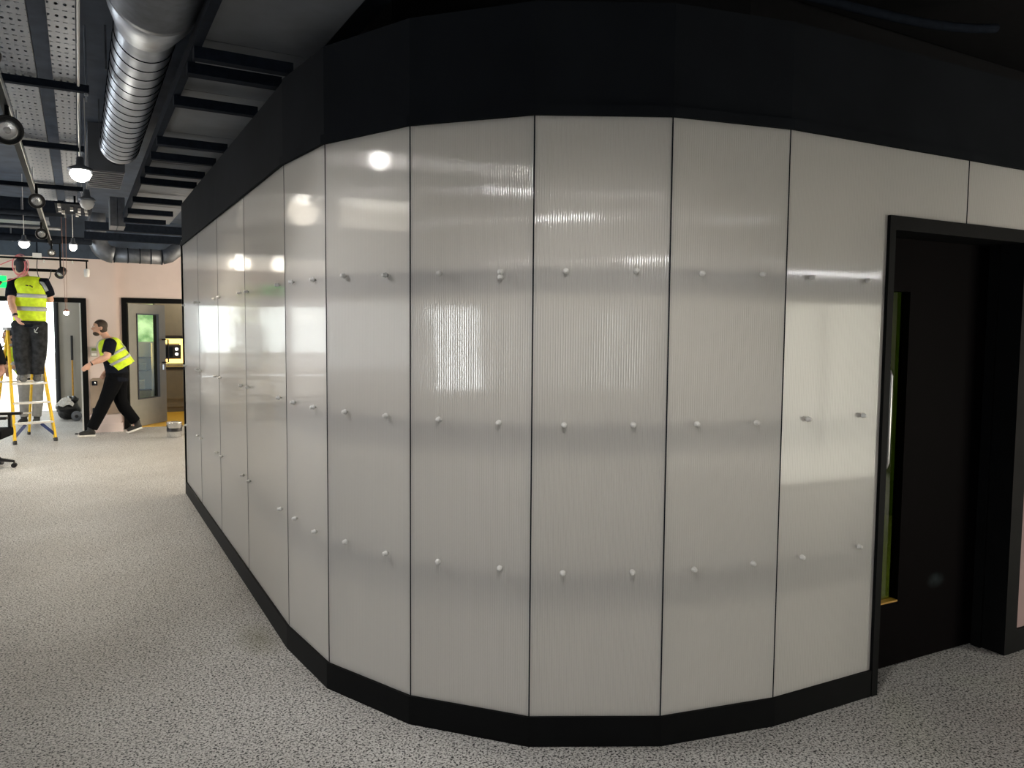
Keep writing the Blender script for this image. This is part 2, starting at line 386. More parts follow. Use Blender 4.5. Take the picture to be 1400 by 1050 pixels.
def joint(a, d1, d2, z0=ZB, z1=ZT):
    """slim dark H-section between two sheets"""
    ang = math.atan2(d1.y+d2.y, d1.x+d2.x)
    obj('joint_strip', box(-.0022, .0022, -.001, .014, z0, z1), 'dark_steel', part, (a[0], a[1], 0), ang)
order = ['e0', 's1', 's2', 's3', 'e4', 'e5', 'e6', 'e7', 'e8', 'e9']
for i in range(9):
    a, b = E[order[i]], E[order[i+1]]
    pn = panel(a, b, (.10, .89) if i < 4 else (.25, .755))
    if order[i] == 'e6':
        bo = bpy.data.objects.new('bolt', bolt_me); C.objects.link(bo); bo.parent = pn; bo.location = (.755*.52, 0, 1.853)
DL, DR = .598, 1.705                     # outer edges of the near door frame along the wall
def dwp(t, off=0): return e9 + DW*t + V((-DW.y, DW.x))*off
panel(E['e9'], dwp(DL), (.225, .79))
DH = 2.165                            # outer height of the near door frame
def sheet(t0, t1, z0, z1, m='poly', name='panel', off=0, th=.010):
    p = dwp(t0, off); rz = math.atan2(DW.y, DW.x)
    return obj(name, box(.001, t1-t0-.001, 0, th, z0, z1), m, part, (p.x, p.y, 0), rz)
sheet(DL, 1.150, DH, ZT); sheet(1.156, 2.30, DH, ZT)
joint(dwp(1.153), DW, DW, DH, ZT)
for i in range(1, 10):
    a = V(E[order[i]]); p0 = V(E[order[i-1]]); p1 = V(E[order[i+1]]) if i < 9 else dwp(DL)
    joint(E[order[i]], (a-p0).normalized(), (p1-a).normalized())
obj('corner_bead', box(-.012, .012, 0, .022, 0, ZT), 'black_paint', part, (E['e0'][0]-.003, E['e0'][1], 0), 0)
# skirting, one mitred board for every facet
def offs(pts, k):
    out = []
    for i, p in enumerate(pts):
        p = V(p); ds = []
        if i > 0: ds.append((p-V(pts[i-1])).normalized())
        if i < len(pts)-1: ds.append((V(pts[i+1])-p).normalized())
        ns = [V((-d.y, d.x)) for d in ds]; n = sum(ns, V((0, 0))).normalized()
        out.append(p + n*(k/max(.5, n.dot(ns[0]))))
    return out
wallpts = [E['e0'], E['e4'], E['e5'], E['e6'], E['e7'], E['e8'], E['e9'], tuple(dwp(DL+.0))]
sk = thing('baseboard_partition', 'black skirting boards along the foot of the faceted partition', 'baseboard', kind='structure')
fo, bi = offs(wallpts, -.013), offs(wallpts, .02)
for i in range(len(wallpts)-1):
    bm = prism([tuple(fo[i]), tuple(fo[i+1]), tuple(bi[i+1]), tuple(bi[i])], 0, ZB)
    obj('skirting_board', bm, 'black_paint', sk)
# black fascia over the panels and its edge trim
fpts = [E['e0'], E['e4'], E['e5'], E['e6'], E['e7'], E['e8'], E['e9'], tuple(dwp(6.0))]
fas = thing('wall_fascia', 'black fascia above the polycarbonate panels', 'wall', kind='structure')
fo, bi = offs(fpts, -.004), offs(fpts, .10)
t1, t2 = offs(fpts, -.022), offs(fpts, -.004)
tr = thing('trim_1', 'slim black trim along the top edge of the panels', 'trim', kind='structure')
for i in range(len(fpts)-1):
    obj('fascia_board', prism([tuple(fo[i]), tuple(fo[i+1]), tuple(bi[i+1]), tuple(bi[i])], ZT, 2.86 if i < 1 else 2.875), 'fascia', fas)
    obj('trim_piece', prism([tuple(t1[i]), tuple(t1[i+1]), tuple(t2[i+1]), tuple(t2[i])], ZT-.004, ZT+.034), 'fascia', tr)
# lid and inner shell of the partitioned room
inner = offs(fpts, .10)
struct('wall_upstand', prism([tuple(p) for p in inner[:-1]] + [(8.4, 2.05), (8.4, 8.216)], 2.70, 2.74), 'black_void', 'black lid over the partitioned room', 'ceiling')
struct('wall_void', prism([(1.5, 8.1), (1.5, 4.0), (2.3, 3.3), (3.0, 2.9), (9.0, 2.8), (9.0, 8.1)], 2.741, 3.40), 'black_void', 'black boxed void rising above the fascia', 'wall')
struct('wall_inner', box(6.4, 6.5, 2.3, 8.1, 0, 2.70), 'green_wall', 'green painted wall inside the partitioned room', 'wall')
struct('wall_return', box(.93, 6.5, 8.12, 8.20, 0, 2.70), 'white_paint', 'white end wall of the partitioned room', 'wall')
for k, (x, y) in enumerate(((2.2, 3.7), (2.3, 5.4), (2.3, 7.1), (4.6, 3.6))):
    t = thing('ceiling_light', ['square ceiling light inside the room behind the curved panels', 'square ceiling light inside the room behind the middle straight panels', 'square ceiling light inside the room behind the far straight panels', 'square ceiling light inside the room near the black door'][k], 'lamp', (x, y, 2.66), group='lights inside the partitioned room')
    obj('light_frame', box(-.32, .32, -.32, .32, 0, .04), 'white_paint', t)
    area('lamp_light', (0, 0, -.01), (0, 0, 0), .58, .58, INSIDE*(2.2 if k in (0, 3) else .4), (1, .93, .80), t)

# ---- near door in the partition
fr = thing('door_1', 'black door with narrow glazed slot at the right end of the partition', 'door', tuple(dwp(DL))+(0,), math.atan2(DW.y, DW.x), kind='structure')
WD = DR-DL
obj('frame_post', box(0, .038, -.016, .20, 0, DH), 'black_paint', fr)
obj('frame_post', box(WD-.10, WD, -.016, .20, 0, DH), 'black_paint', fr)
obj('frame_stop', box(WD-.116, WD-.10, .10, .15, 0, DH-.062), 'black_paint', fr)
obj('frame_head', box(.038, WD-.10, -.016, .20, DH-.062, DH), 'black_paint', fr)
LX0, LX1, LY0, LY1 = .042, WD-.104, .155, .20
gx0, gx1, gz0, gz1 = .215, .385, .33, 1.85
leaf = obj('door_leaf', box(gx1, LX1, LY0, LY1, .008, DH-.064), 'black_door', fr)
obj('leaf_stile', box(LX0, gx0, LY0, LY1, .008, DH-.064), 'black_door', leaf)
obj('leaf_rail', box(gx0, gx1, LY0, LY1, .008, gz0), 'black_door', leaf); obj('leaf_rail', box(gx0, gx1, LY0, LY1, gz1, DH-.064), 'black_door', leaf)
for q in ((gx0-.012, gx0, gz0-.012, gz1+.012), (gx1, gx1+.012, gz0-.012, gz1+.012), (gx0, gx1, gz1, gz1+.012)):
    obj('glazing_bead', box(q[0], q[1], LY0-.004, LY0+.02, q[2], q[3]), 'black_door', leaf)
obj('glazing_sill', box(gx0, gx1, LY0-.004, LY1, gz0, gz0+.008), 'orange_wood', leaf)
obj('glass_pane', box(gx0, gx1, LY0+.030, LY0+.036, gz0+.008, gz1), 'green_glass', leaf)
hb = tube([(.205, LY0-.002, 1.02), (.205, LY0-.045, 1.02), (.205, LY0-.05, 1.04), (.205, LY0-.05, 1.45), (.205, LY0-.045, 1.47), (.205, LY0-.002, 1.47)], .010, 10)
h_ = obj('pull_handle', hb, 'alu', leaf, smooth=True); h_['label'] = 'pale steel pull handle'
# pink wall to the right of that door, with its skirting
p = dwp(DR+.001)
wr = obj('wall_passage', box(0, 4.2, 0, .12, 0, DH), 'pink_shaded', None, (p.x, p.y, 0), math.atan2(DW.y, DW.x)); tag(wr, 'pink wall to the right of the black door', 'wall', kind='structure')
br = obj('baseboard_passage', box(0, 4.2, -.014, 0, 0, .12), 'black_paint', None, (p.x, p.y, 0), math.atan2(DW.y, DW.x)); tag(br, 'black skirting to the right of the black door', 'baseboard', kind='structure')

# ---- far end wall with two doorways
FY = 13.95
ZP = 2.74       # pink stops here; the darkness under the ceiling is painted on above
wf = struct('wall_far', box(.11, .535, FY, FY+.15, 0, ZP), 'pink', 'pale pink end wall with two black framed doorways', 'wall')
for q in ((-2.0, .11, FY, FY+.15, 2.12, ZP), (-5.0, -2.0, FY, FY+.15, 0, ZP), (.535, .62, FY+.08, FY+.15, 0, ZP), (.62, 1.95, FY+.08, FY+.15, 2.145, ZP+.12), (1.95, 6.0, FY+.08, FY+.15, 0, ZP+.12)):
    obj('wall_segment', box(*q), 'pink', wf)
obj('shaded_upper_wall', box(-5.0, .535, FY, FY+.15, ZP, 3.4), 'soffit', wf); obj('shaded_upper_wall', box(.535, .62, FY+.08, FY+.15, ZP, 3.4), 'soffit', wf); obj('shaded_upper_wall', box(.62, 6.0, FY+.08, FY+.15, ZP+.12, 3.4), 'soffit', wf)
d2 = thing('door_2', 'black framed wide opening into the bright room behind the step ladder', 'doorway', (0, FY, 0), kind='structure')
obj('frame_post', box(.038, .115, -.02, .16, 0, 2.12), 'black_paint', d2); obj('frame_post', box(-2.0, -1.93, -.02, .16, 0, 2.12), 'black_paint', d2)
obj('frame_head', box(-1.93, .038, -.02, .16, 2.05, 2.12), 'black_paint', d2)
obj('frame_stop', box(.015, .038, .16, .22, 0, 2.05), 'white_paint', d2)
d3 = thing('door_3', 'open grey door with tall glass slot in a black frame beside the walking man', 'door', (0, FY+.08, 0), kind='structure')
obj('frame_post', box(.615, .69, -.02, .12, 0, 2.145), 'black_paint', d3); obj('frame_post', box(1.88, 1.955, -.02, .12, 0, 2.145), 'black_paint', d3)
obj('frame_head', box(.69, 1.88, -.02, .12, 2.07, 2.145), 'black_paint', d3)
lf = thing('leaf_pivot', '', ''); del lf['label'], lf['category']; lf.parent = d3; lf.name = 'open_leaf'
lf.location = (.715, .06, 0); lf.rotation_euler = (0, 0, math.atan2(.76, .60))
LW = 1.0; g0, g1, w0, w1 = .20, .80, .46, 1.90
obj('leaf_stile', box(0, g0, 0, .045, .01, 2.06), 'door_grey', lf); obj('leaf_stile', box(g1, LW, 0, .045, .01, 2.06), 'door_grey', lf)
obj('leaf_rail', box(g0, g1, 0, .045, .01, w0), 'door_grey', lf); obj('leaf_rail', box(g0, g1, 0, .045, w1, 2.06), 'door_grey', lf)
for q in ((g0, g0+.025, w0, w1), (g1-.07, g1, w0, w1), (g0+.025, g1-.07, w0, w0+.02), (g0+.025, g1-.07, w1-.02, w1)):
    obj('glazing_bead', box(q[0], q[1], -.012, .05, q[2], q[3]), 'black_plastic', lf)
obj('glass_pane', box(g0+.025, g1-.07, .018, .026, w0+.02, w1-.02), 'glass', lf)
hd = tube([(.90, 0, 1.06), (.90, -.06, 1.06), (.985, -.06, 1.06), (.985, -.06, 1.46), (.90, -.06, 1.46), (.90, 0, 1.46)], .012, 8)
obj('pull_handle', hd, 'black_plastic', lf); obj('lock_plate', box(.89, .93, -.008, 0, .93, 1.02), 'chrome', lf)

# ---- room beyond door_2 : back wall and bright glazing
BY = 17.6
struct('wall_back_room', box(-.34, .60, BY, BY+.1, 0, 3.4), 'beige', 'beige wall seen through the wide opening', 'wall')
struct('wall_divider', box(.50, .58, FY+.16, BY, 0, 3.4), 'beige', 'wall between the bright room and the kitchen', 'wall')
w4 = thing('window_4', 'bright black framed glazing seen through the wide opening', 'window', (0, BY, 0), kind='structure')
obj('window_frame', box(-.42, -.34, -.04, .08, 0, 2.22), 'black_paint', w4)
for z0, z1, m in ((.02, .62, 'daylight_dim'), (.65, 1.14, 'daylight_dim'), (1.17, 2.2, 'daylight_top')):
    obj('pane', box(-2.6, -.42, .03, .045, z0, z1), m, w4)
for z in (.62, 1.14): obj('transom', box(-2.6, -.42, .0, .06, z, z+.03), 'alu', w4)
obj('window_frame', box(-2.6, -.42, -.04, .08, 2.2, 2.26), 'black_paint', w4)
struct('wall_back_room_head', box(-5.0, -.34, BY, BY+.1, 2.26, 3.4), 'beige', 'beige wall over the bright glazing', 'wall')
struct('wall_back_room_left', box(-5.0, -2.6, BY, BY+.1, 0, 2.26), 'beige', 'beige wall left of the bright glazing', 'wall')
point('back_room_added_fill', (-1.0, 15.0, 3.0), 45, (1, .97, .92), .2)  # unseen lamp added to brighten the white trousers and the wall
area('daylight_in_back_room', (-1.5, BY-.08, 1.2), (PI/2, 0, 0), 2.2, 2.0, 110, (.95, .98, 1))
# ---- kitchen beyond door_3
struct('floor_kitchen', box(.70, 4.0, FY+.22, 16.7, 0, .004), 'yellow_floor', 'yellow floor in the kitchen', 'floor')  # thin yellow sheet over the kitchen floor
struct('wall_kitchen', box(.58, 5.0, BY-.1, BY, 0, 3.4), 'white_paint', 'white rear wall of the kitchen', 'wall')
w5 = thing('window_5', 'added kitchen window standing in for green reflections in the door glass', 'window', (0, BY-.1, 0), kind='structure')
obj('pane', box(1.0, 2.4, -.03, -.02, 1.38, 2.15), 'foliage', w5)  # glowing green pane stands in for a reflection in the door glass
for q in ((.96, 1.0, 1.34, 2.19), (2.4, 2.44, 1.34, 2.19), (1.0, 2.4, 1.34, 1.38), (1.0, 2.4, 2.15, 2.19)): obj('window_frame', box(q[0], q[1], -.05, 0, q[2], q[3]), 'white_paint', w5)
point('kitchen_light', (2.2, 15.6, 2.6), 60, (1, .85, .6), .15)
# ================================================================== CEILING SERVICES
deck = thing('ceiling_deck', 'grey soffit sheets between the dark cross rails beside the fascia', 'ceiling', kind='structure')
PY = [3.94, 4.19, 4.80, 5.86, 6.38, 6.98, 7.49, 8.60, 9.46, 10.28]
edges = [-1.4, .6, 2.4] + PY + [11.0]
for i in range(len(edges)-1):
    obj('soffit_sheet', box(.537, 1.062, edges[i]+.004, edges[i+1]-.004, 3.0, 3.02), 'deck', deck)
tag(obj('steel_beam', box(.495, .535, -1.4, 11.0, 2.955, 3.02), 'dark_steel'), 'long black steel beam running beside the round duct', 'beam')
for i, y in enumerate(PY):
    w = .035 if i % 2 else .028
    o = obj('cross_rail', box(.50, .955, y-w, y+w, 2.90, 2.954), 'dark_steel')
    tag(o, '%s dark cross rail from the camera under the grey soffit sheets' % ['first', 'second', 'third', 'fourth', 'fifth', 'sixth', 'seventh', 'eighth', 'ninth', 'tenth'][i], 'rail', 'cross rails under the soffit')
for i, (y, z, x0) in enumerate(((11.1, 2.93, .10), (12.0, 2.90, .10))):
    o = thing('support_bar', '', '', (0, y, z)); obj('bar', box(x0, 1.55, -.05, .05, -.05, .05), 'dark_steel', o)
    for x in (x0+.06, 1.45): obj('hanger_rod', tube([(x, 0, .04), (x, 0, 3.4-z)], .006, 6), 'galv_dull', o)
    tag(o, ['heavy black bar across the ceiling nearer the spiral duct', 'heavy black bar across the ceiling just above the bent duct'][i], 'bar', 'heavy ceiling bars')
# large spiral duct
du = thing('spiral_duct', 'large round galvanised spiral duct under the ceiling', 'duct', (.335, 0, 3.15))
pr = []
obj('duct_barrel', lathe([(.138, 4.25), (.143, 4.26), (.143, 7.16), (.150, 7.17), (.150, 7.22), (.135, 7.23)], 40, axis='Y'), 'galv', du, smooth=True)
seam = bpy.data.meshes.new('seam'); sb = tube([(.1445*math.cos(a), .022*math.cos(a), .1445*math.sin(a)) for a in [2*PI*k/40 for k in range(41)]], .0035, 6)
for f in sb.faces: f.smooth = True
sb.to_mesh(seam); sb.free(); seam.materials.append(MT['dark_steel'])
y = 4.45
while y < 7.12:
    s = bpy.data.objects.new('seam', seam); C.objects.link(s); s.parent = du; s.location = (0, y, 0); y += .165
obj('reducer', lathe([(.143, 4.28), (.150, 4.26), (.195, 3.98), (.195, 3.86), (.185, 3.85)], 40, axis='Y'), 'galv', du, smooth=True)
obj('attenuator', lathe([(.19, 3.85), (.204, 3.85), (.204, 3.81), (.198, 3.80), (.198, 2.2), (.19, 2.19)], 40, axis='Y'), 'galv_dull', du, smooth=True)
for y in (3.4, 5.17, 6.82): obj('hanger_rod', box(-.16, -.15, y-.006, y+.006, 0, .25), 'galv_dull', du)
obj('duct_takeoff', lathe([(.13, 7.24), (.13, 7.30), (.10, 7.40), (.10, 7.55)], 28, axis='Y'), 'dark_steel', du, smooth=True)
# cable trays
for nm, x0, x1, lab in (('t', -.087, .022, 'narrow perforated cable tray beside the round duct'), ('u', -.330, -.168, 'wide perforated cable tray nearest the left edge')):
    t = thing('cable_tray', lab, 'cable tray', ((x0+x1)/2, 0, 3.05), group='perforated cable trays')
    w = (x1-x0)/2
    obj('tray_bed', box(-w, w, 2.0, 10.0, 0, .002), 'tray', t)
    obj('tray_side', box(-w-.002, -w, 2.0, 10.0, 0, .045), 'galv_dull', t); obj('tray_side', box(w, w+.002, 2.0, 10.0, 0, .045), 'galv_dull', t)
    for k in range(3): obj('cable', tube([(-w*.5+k*w*.45, 2.0+.01*k, .012), (-w*.3+k*w*.4, 5, .014), (-w*.5+k*w*.45, 10, .012)], .008, 6), 'black_plastic', t)
tag(obj('conduit_pipe', tube([(.034, 2.0, 3.03), (.036, 5.8, 3.03), (.044, 7.2, 3.03)], .007, 8), 'white_plastic'), 'thin white conduit running along the narrow cable tray', 'conduit')
for i, (y, x0, x1) in enumerate(((5.17, -.355, .09), (6.88, -.62, .075), (8.85, -.75, .075))):
    t = thing('trapeze_bracket', ['trapeze bracket under the cable trays nearest the camera', 'trapeze bracket under the cable trays beside the large pendant', 'trapeze bracket under the cable trays farthest from the camera'][i], 'bracket', (0, y, 3.0), group='trapeze brackets under the trays')
    obj('channel', box(x0, x1, -.022, .022, -.0, .04), 'dark_steel', t)
    for x in (x0+.01, x1-.016):
        obj('threaded_rod', tube([(x, 0, -.05), (x, 0, .38)], .005, 6), 'galv', t); obj('nut', lathe([(.011, -.016), (.011, -.002)], 6, at=(x, 0, 0)), 'galv', t)
# fan coil box and small boxes
t = thing('fan_coil_unit', 'grey ribbed ventilation box behind the large pendant', 'ventilation unit', (.25, 8.1, 3.0))
obj('casing', box(-.14, .14, -.5, .45, 0, .40), 'deck', t)
for k in range(9): obj('rib', box(-.135, .135, -.48+k*.105, -.46+k*.105, -.008, 0), 'galv_dull', t)
t = thing('junction_box', 'pair of grey duct boxes between the ventilation box and black bar', 'box', (.44, 10.45, 3.0))
obj('casing', box(-.08, -.003, -.1, .35, -.14, .2), 'galv_dull', t); obj('casing', box(.003, .08, -.1, .35, -.14, .2), 'galv_dull', t)
# bent round duct at the far end
t = thing('bent_duct', 'bent dark metal duct hanging in front of the pink end wall', 'duct', (0, 12.75, 0))
obj('elbow', tube(bez((.26, 0, 3.3), (.26, 0, 2.9), (.26, 0, 2.75), (.48, 0, 2.72), 10), [.125]*11, 24), 'galv_dull', t, smooth=True)
obj('duct_run', tube([(.48, 0, 2.72), (1.12, 0, 2.72)], .108, 24), 'galv_dull', t, smooth=True)
obj('bend', tube([(1.12, 0, 2.72), (1.22, 0, 2.75), (1.30, 0, 2.82), (1.60, 0, 3.10)], .108, 24), 'galv_dull', t, smooth=True)
for x in (.48, .66, .82, .97, 1.12): obj('collar', lathe([(.108, -.006), (.113, -.006), (.113, .006), (.108, .006)], 24, axis='X', at=(x, 0, 2.72)), 'dark_steel', t)
t = thing('round_speaker', 'black round loudspeaker tucked behind the far end of the panels', 'loudspeaker', (1.06, 9.5, 2.55))
obj('speaker_can', lathe([(.0, -.02), (.10, -.02), (.115, 0), (.115, .12), (.06, .16)], 24, axis='X'), 'black_plastic', t, smooth=True); obj('bracket', box(.05, .07, -.01, .01, .10, .85), 'dark_steel', t)
# pipes on the left
for i, (y, z, x0, x1, r) in enumerate(((10.4, 2.95, -2.4, -.31, .03), (10.85, 2.94, -2.4, -.31, .03), (11.7, 2.93, -1.6, -.17, .022), (12.6, 2.88, -2.4, .2, .05))):
    o = obj('ceiling_pipe', tube([(x0, y, z), (x1, y, z)], r, 12), 'dark_steel' if i != 2 else 'galv_dull', smooth=True)
    tag(o, ['nearer black pipe of the pair above the step ladder', 'farther black pipe of the pair above the step ladder', 'thin grey pipe crossing behind the track spotlights', 'thick black pipe above the man on the ladder'][i], 'pipe', 'pipes above the ladder')
t = thing('cable_basket', 'bright perforated metal strip hanging beyond the black pipes', 'cable tray', (-.50, 11.3, 2.95))
obj('tray_bed', box(-.33, .22, -.25, .25, 0, .003), 'tray', t); obj('tray_side', box(-.33, .22, -.252, -.25, 0, .04), 'galv', t)
# sprinkler rail close to the end wall
t = thing('sprinkler_pipe', 'thin black sprinkler pipe above the wide opening', 'pipe', (0, 12.8, 2.62))
obj('pipe', tube([(-2.0, 0, 0), (.15, 0, 0)], .014, 8), 'black_paint', t)
for x in (-.40, -.05): obj('sprinkler_head', lathe([(.006, -.05), (.016, -.045), (.006, -.03), (.010, 0)], 8, at=(x, 0, 0)), 'white_plastic', t)
t = thing('lighting_bar', 'black bar with a cable loop above the wide opening', 'bar', (0, 13.3, 2.49))
obj('bar', box(-2.0, -.24, -.02, .02, -.02, .02), 'black_paint', t)
obj('cable_loop', tube(bez((-.50, -.02, .15), (-.55, -.03, -.25), (-.33, -.03, -.25), (-.33, -.02, .02), 14), .006, 6), 'black_plastic', t)
t = thing('motion_detector', 'small white detector hanging by the pink wall', 'detector', (.125, 12.75, 2.44))
obj('housing', lathe([(.0, -.06), (.03, -.055), (.036, -.02), (.036, .05), (.02, .06)], 16), 'white_plastic', t, smooth=True); obj('stem', tube([(0, 0, .05), (0, 0, .18)], .01, 8), 'black_paint', t)
t = thing('junction_block', 'small white box on the ceiling over the ladder', 'box', (-.48, 12.75, 2.66))
obj('housing', box(-.055, .055, -.03, .03, -.032, .032, bev=.006), 'white_plastic', t); obj('bracket', box(-.01, .01, -.01, .01, .032, .20), 'dark_steel', t)
t = thing('clip_rail', 'cluster of small white metal clips on a dark plate below the ceiling', 'bracket', (.02, 9.4, 2.88))
obj('plate', box(-.20, .14, -.25, .55, .03, .05), 'dark_steel', t)
for x, y in ((-.16, -.2), (-.16, .15), (-.13, .3), (-.05, .0), (.02, .05), (.02, .3), (.08, .02), (.09, .32), (.0, .45)):
    c_ = obj('clip', box(x-.014, x+.014, y-.03, y+.03, -.005, .03), 'white_plastic', t)
obj('hanger', box(-.03, -.01, .1, .12, .05, .168), 'dark_steel', t)
for i, (x0, x1, y, z) in enumerate(((-2.3, -.36, 13.58, 3.0), (-2.3, -.10, 11.3, 3.12))):
    t = thing('rectangular_duct', ['dark flat duct above the ladder close to the end wall', 'dark flat duct crossing above the thin grey pipe'][i], 'duct', (0, y, z), group='flat dark ducts')
    obj('duct_body', box(x0, x1, -.16, .16, -.06, .10), 'dark_steel', t)
    for k in range(4): obj('flange', box(x1-.02-k*.45, x1-k*.45, -.17, .17, -.07, .11), 'galv_dull', t)
    obj('hanger', box(x1-.3, x1-.28, -.01, .01, .10, 3.4-z), 'galv_dull', t)
# track lighting
tk = thing('lighting_track', 'long black lighting track with spotlights running away along the ceiling', 'lighting track', (-.315, 0, 2.83))
obj('track_rail', box(-.018, .018, 1.5, 13.0, 0, .035), 'black_paint', tk); obj('track_edge', box(.018, .022, 1.5, 13.0, -.002, .036), 'alu', tk)
obj('end_bracket', box(.018, .135, 12.68, 12.72, .0, .03), 'black_paint', tk)
for y in (3, 4.4, 6, 8, 9.7): obj('suspension', tube([(0, y, .03), (0, y, .218)], .004, 6), 'galv', tk)
def spot(loc, aim, label, r=.055, lit=None, top=2.83, cone=1.5, col=(1, .97, .94)):
    t = thing('track_spotlight', label, 'spotlight', loc, group='track spotlights')
    d = (V(aim)-V(loc)).normalized(); q = d.to_track_quat('Z', 'Y')
    def put(name, bm, m, sm=True):
        bm.transform(q.to_matrix().to_4x4()); return obj(name, bm, m, t, smooth=sm)
    put('can', lathe([(r*.45, -.10), (r*.9, -.085), (r, -.05), (r, .05), (r*.93, .05), (r*.90, .02)], 22), 'black_plastic')
    put('lens', lathe([(r*.88, .024), (r*.86, .030), (r*.5, .034), (0, .036)], 22), 'chrome')
    put('led_chip', lathe([(r*.24, .037), (r*.2, .042), (0, .044)], 14), MT['bulb'] if lit else 'white_plastic')
    put('rim', lathe([(r*.88, .030), (r*.9, .052), (r, .054), (r*1.03, .045), (r*.98, .03)], 22), 'black_plastic')
    obj('stem', tube([(0, 0, 0), (0, 0, top-loc[2] if abs(top-loc[2]) > .15 or loc[2] < top else -.12)], .011, 8), 'black_paint', t)
    if lit:
        l = bpy.data.lights.new('spot_light', 'SPOT'); l.energy = lit; l.spot_size = cone; l.spot_blend = .9; l.shadow_soft_size = .055; l.color = col
        o = bpy.data.objects.new('spot_light', l); C.objects.link(o); o.parent = t; o.location = d*.07
        o.rotation_euler = (-d).to_track_quat('Z', 'Y').to_euler()
    return t
spot((-.305, 4.99, 2.70), (.0, 0, 1.7), 'large round track spotlight at the left edge facing the camera', .075)
spot((-.275, 7.60, 2.70), (.0, 0, 1.6), 'track spotlight just left of the lit pendant', .06)
spot((-.335, 10.2, 2.70), (.2, 0, 1.0), 'unlit dark track spotlight above the glowing bulbs', .06)
spot((-.290, 12.2, 2.66), (.1, 0, 1.4), 'small white faced track spotlight above the ladder', .05)
spot((-.20, 12.7, 2.42), (-.5, 12.2, 1.9), 'black track spotlight at the track end, turned side-on', .06)
spot((-.315, 3.70, 2.72), (1.2, 2.9, .7), 'lit track spotlight overhead aimed at the curved panels', .06, KEY)
spot((.6, 1.0, 3.0), (1.95, 2.4, .35), 'added unseen spotlight above the camera brightening the panels by the door', .06, KEY*1.35, 3.4, 1.25, (1, .94, .86))  # fill spotlight added out of view for the right panels and near floor
# pendants
def pendant(loc, label, lit, r=.055, top=3.38, cord=.003):
    t = thing('pendant_lamp', label, 'pendant lamp', loc, group='pendant lamps')
    obj('cord', tube([(0, 0, .06), (0, 0, top-loc[2])], cord, 6), 'white_plastic', t)
    obj('lamp_holder', lathe([(.012, .10), (.02, .095), (.024, .05), (r*1.1, .03), (r*1.1, .015), (.02, .02)], 18), 'galv_dull', t, smooth=True)
    obj('bulb', lathe([(.02, .03), (r*.8, .018), (r, -.005), (r*.75, -.035), (r*.35, -.05), (0, -.053)], 20), MT['bulb_cool'] if lit else 'white_plastic', t, smooth=True)
    if lit:
        point('bulb_glow', (0, 0, -.10), lit*.09, (1, .90, .75), .10, t)
        l = bpy.data.lights.new('bulb_light', 'SPOT'); l.energy = lit; l.spot_size = 2.7; l.spot_blend = .5; l.shadow_soft_size = .13; l.color = (1, .88, .70)
        o = bpy.data.objects.new('bulb_light', l); C.objects.link(o); o.parent = t; o.location = (0, 0, -.07)
    return t
pendant((.036, 5.52, 2.60), 'large lit pendant lamp hanging below the cable trays', PEND*.5, .062)
pendant((.082, 6.77, 2.60), 'unlit white pendant lamp just beyond the large lit one', 0, .052)
pendant((-.513, 10.41, 2.60), 'lit pendant lamp above the ladder, left of the pair of bulbs', PEND, .055)
pendant((-.03, 10.45, 2.60), 'lit pendant lamp beside the bent duct, right of the pair', PEND, .042)
t = thing('globe_pendant', 'small copper globe pendant on two thin cords in front of the wide opening', 'pendant lamp', (-.143, 12.5, 1.88))
obj('globe', blob((0, 0, -.02), .034), 'bulb_cool', t, smooth=True); obj('cap', lathe([(.03, 0), (.034, .01), (.02, .03), (.006, .035)], 16), 'copper', t, smooth=True)
for x in (-.03, .03): obj('cord', tube([(x*.3, 0, .03), (x, 0, 1.5)], .0028, 6), 'copper', t)
# LED tubes behind the camera: seen only mirrored in the panels
for i, (loc, sx, sy, tm) in enumerate((((-3.4, .45, 3.12), .03, .45, 'tube'), ((.02, -1.25, 2.66), .34, .02, 'tube'), ((-3.6, 9.0, 3.1), .05, .8, 'tube_soft'), ((6.7, -1.2, 2.24), .9, .015, 'tube'), ((.78, -1.40, 2.27), .26, .012, 'tube'))):
    t = thing('led_batten', ['white LED batten over the left window beside the camera', 'white LED batten high on the wall behind the camera', 'white LED batten near the far left window', 'white LED batten over the glazed door behind the camera', 'short white LED batten low on the wall behind the camera'][i], 'lamp', loc, group='LED battens behind the camera')
    obj('housing', box(-sx-.01, sx+.01, -sy-.01, sy+.01, .02, .06), 'white_paint', t); obj('tube', box(-sx, sx, -sy, sy, 0, .02), tm, t)
    obj('hanger', tube([(0, 0, .06), (0, 0, 3.4-loc[2])], .006, 6), 'galv_dull', t)
# dark flexible pipe over the near door, upper right
tag(obj('flexible_pipe', tube(bez((2.95, 2.60, 3.24), (3.3, 2.42, 3.16), (3.75, 2.38, 3.14), (4.1, 2.30, 3.2), 16), .022, 10), 'dark_steel', smooth=True), 'dark flexible pipe sagging in the black void above the door', 'pipe')

# ================================================================== PROPS AT THE FAR END
t = thing('exit_sign', 'green lit exit sign over the wide opening at the left edge', 'sign', (-1.05, 13.2, 2.30))
obj('sign_face', box(-.17, .17, -.012, .012, -.085, .085), 'green_exit', t); obj('sign_bracket', box(-.12, .12, -.02, .02, .085, .12), 'white_plastic', t)
obj('sign_rod', tube([(0, 0, .1), (0, 0, 1.1)], .006, 6), 'black_paint', t)
t = thing('control_panel', 'small grey and green control panel on the pink wall behind the man', 'control panel', (.205, FY, 1.27))
obj('housing', box(-.05, .05, -.03, 0, -.075, .085, bev=.006), 'beige', t); obj('display', box(-.035, .035, -.034, -.03, .02, .06), 'green_wall', t); obj('display', box(-.035, .035, -.034, -.03, -.06, -.02), 'white_plastic', t)
t = thing('plinth_box', 'low pink boxed plinth against the end wall behind the walking man', 'plinth', (.36, FY, 0))
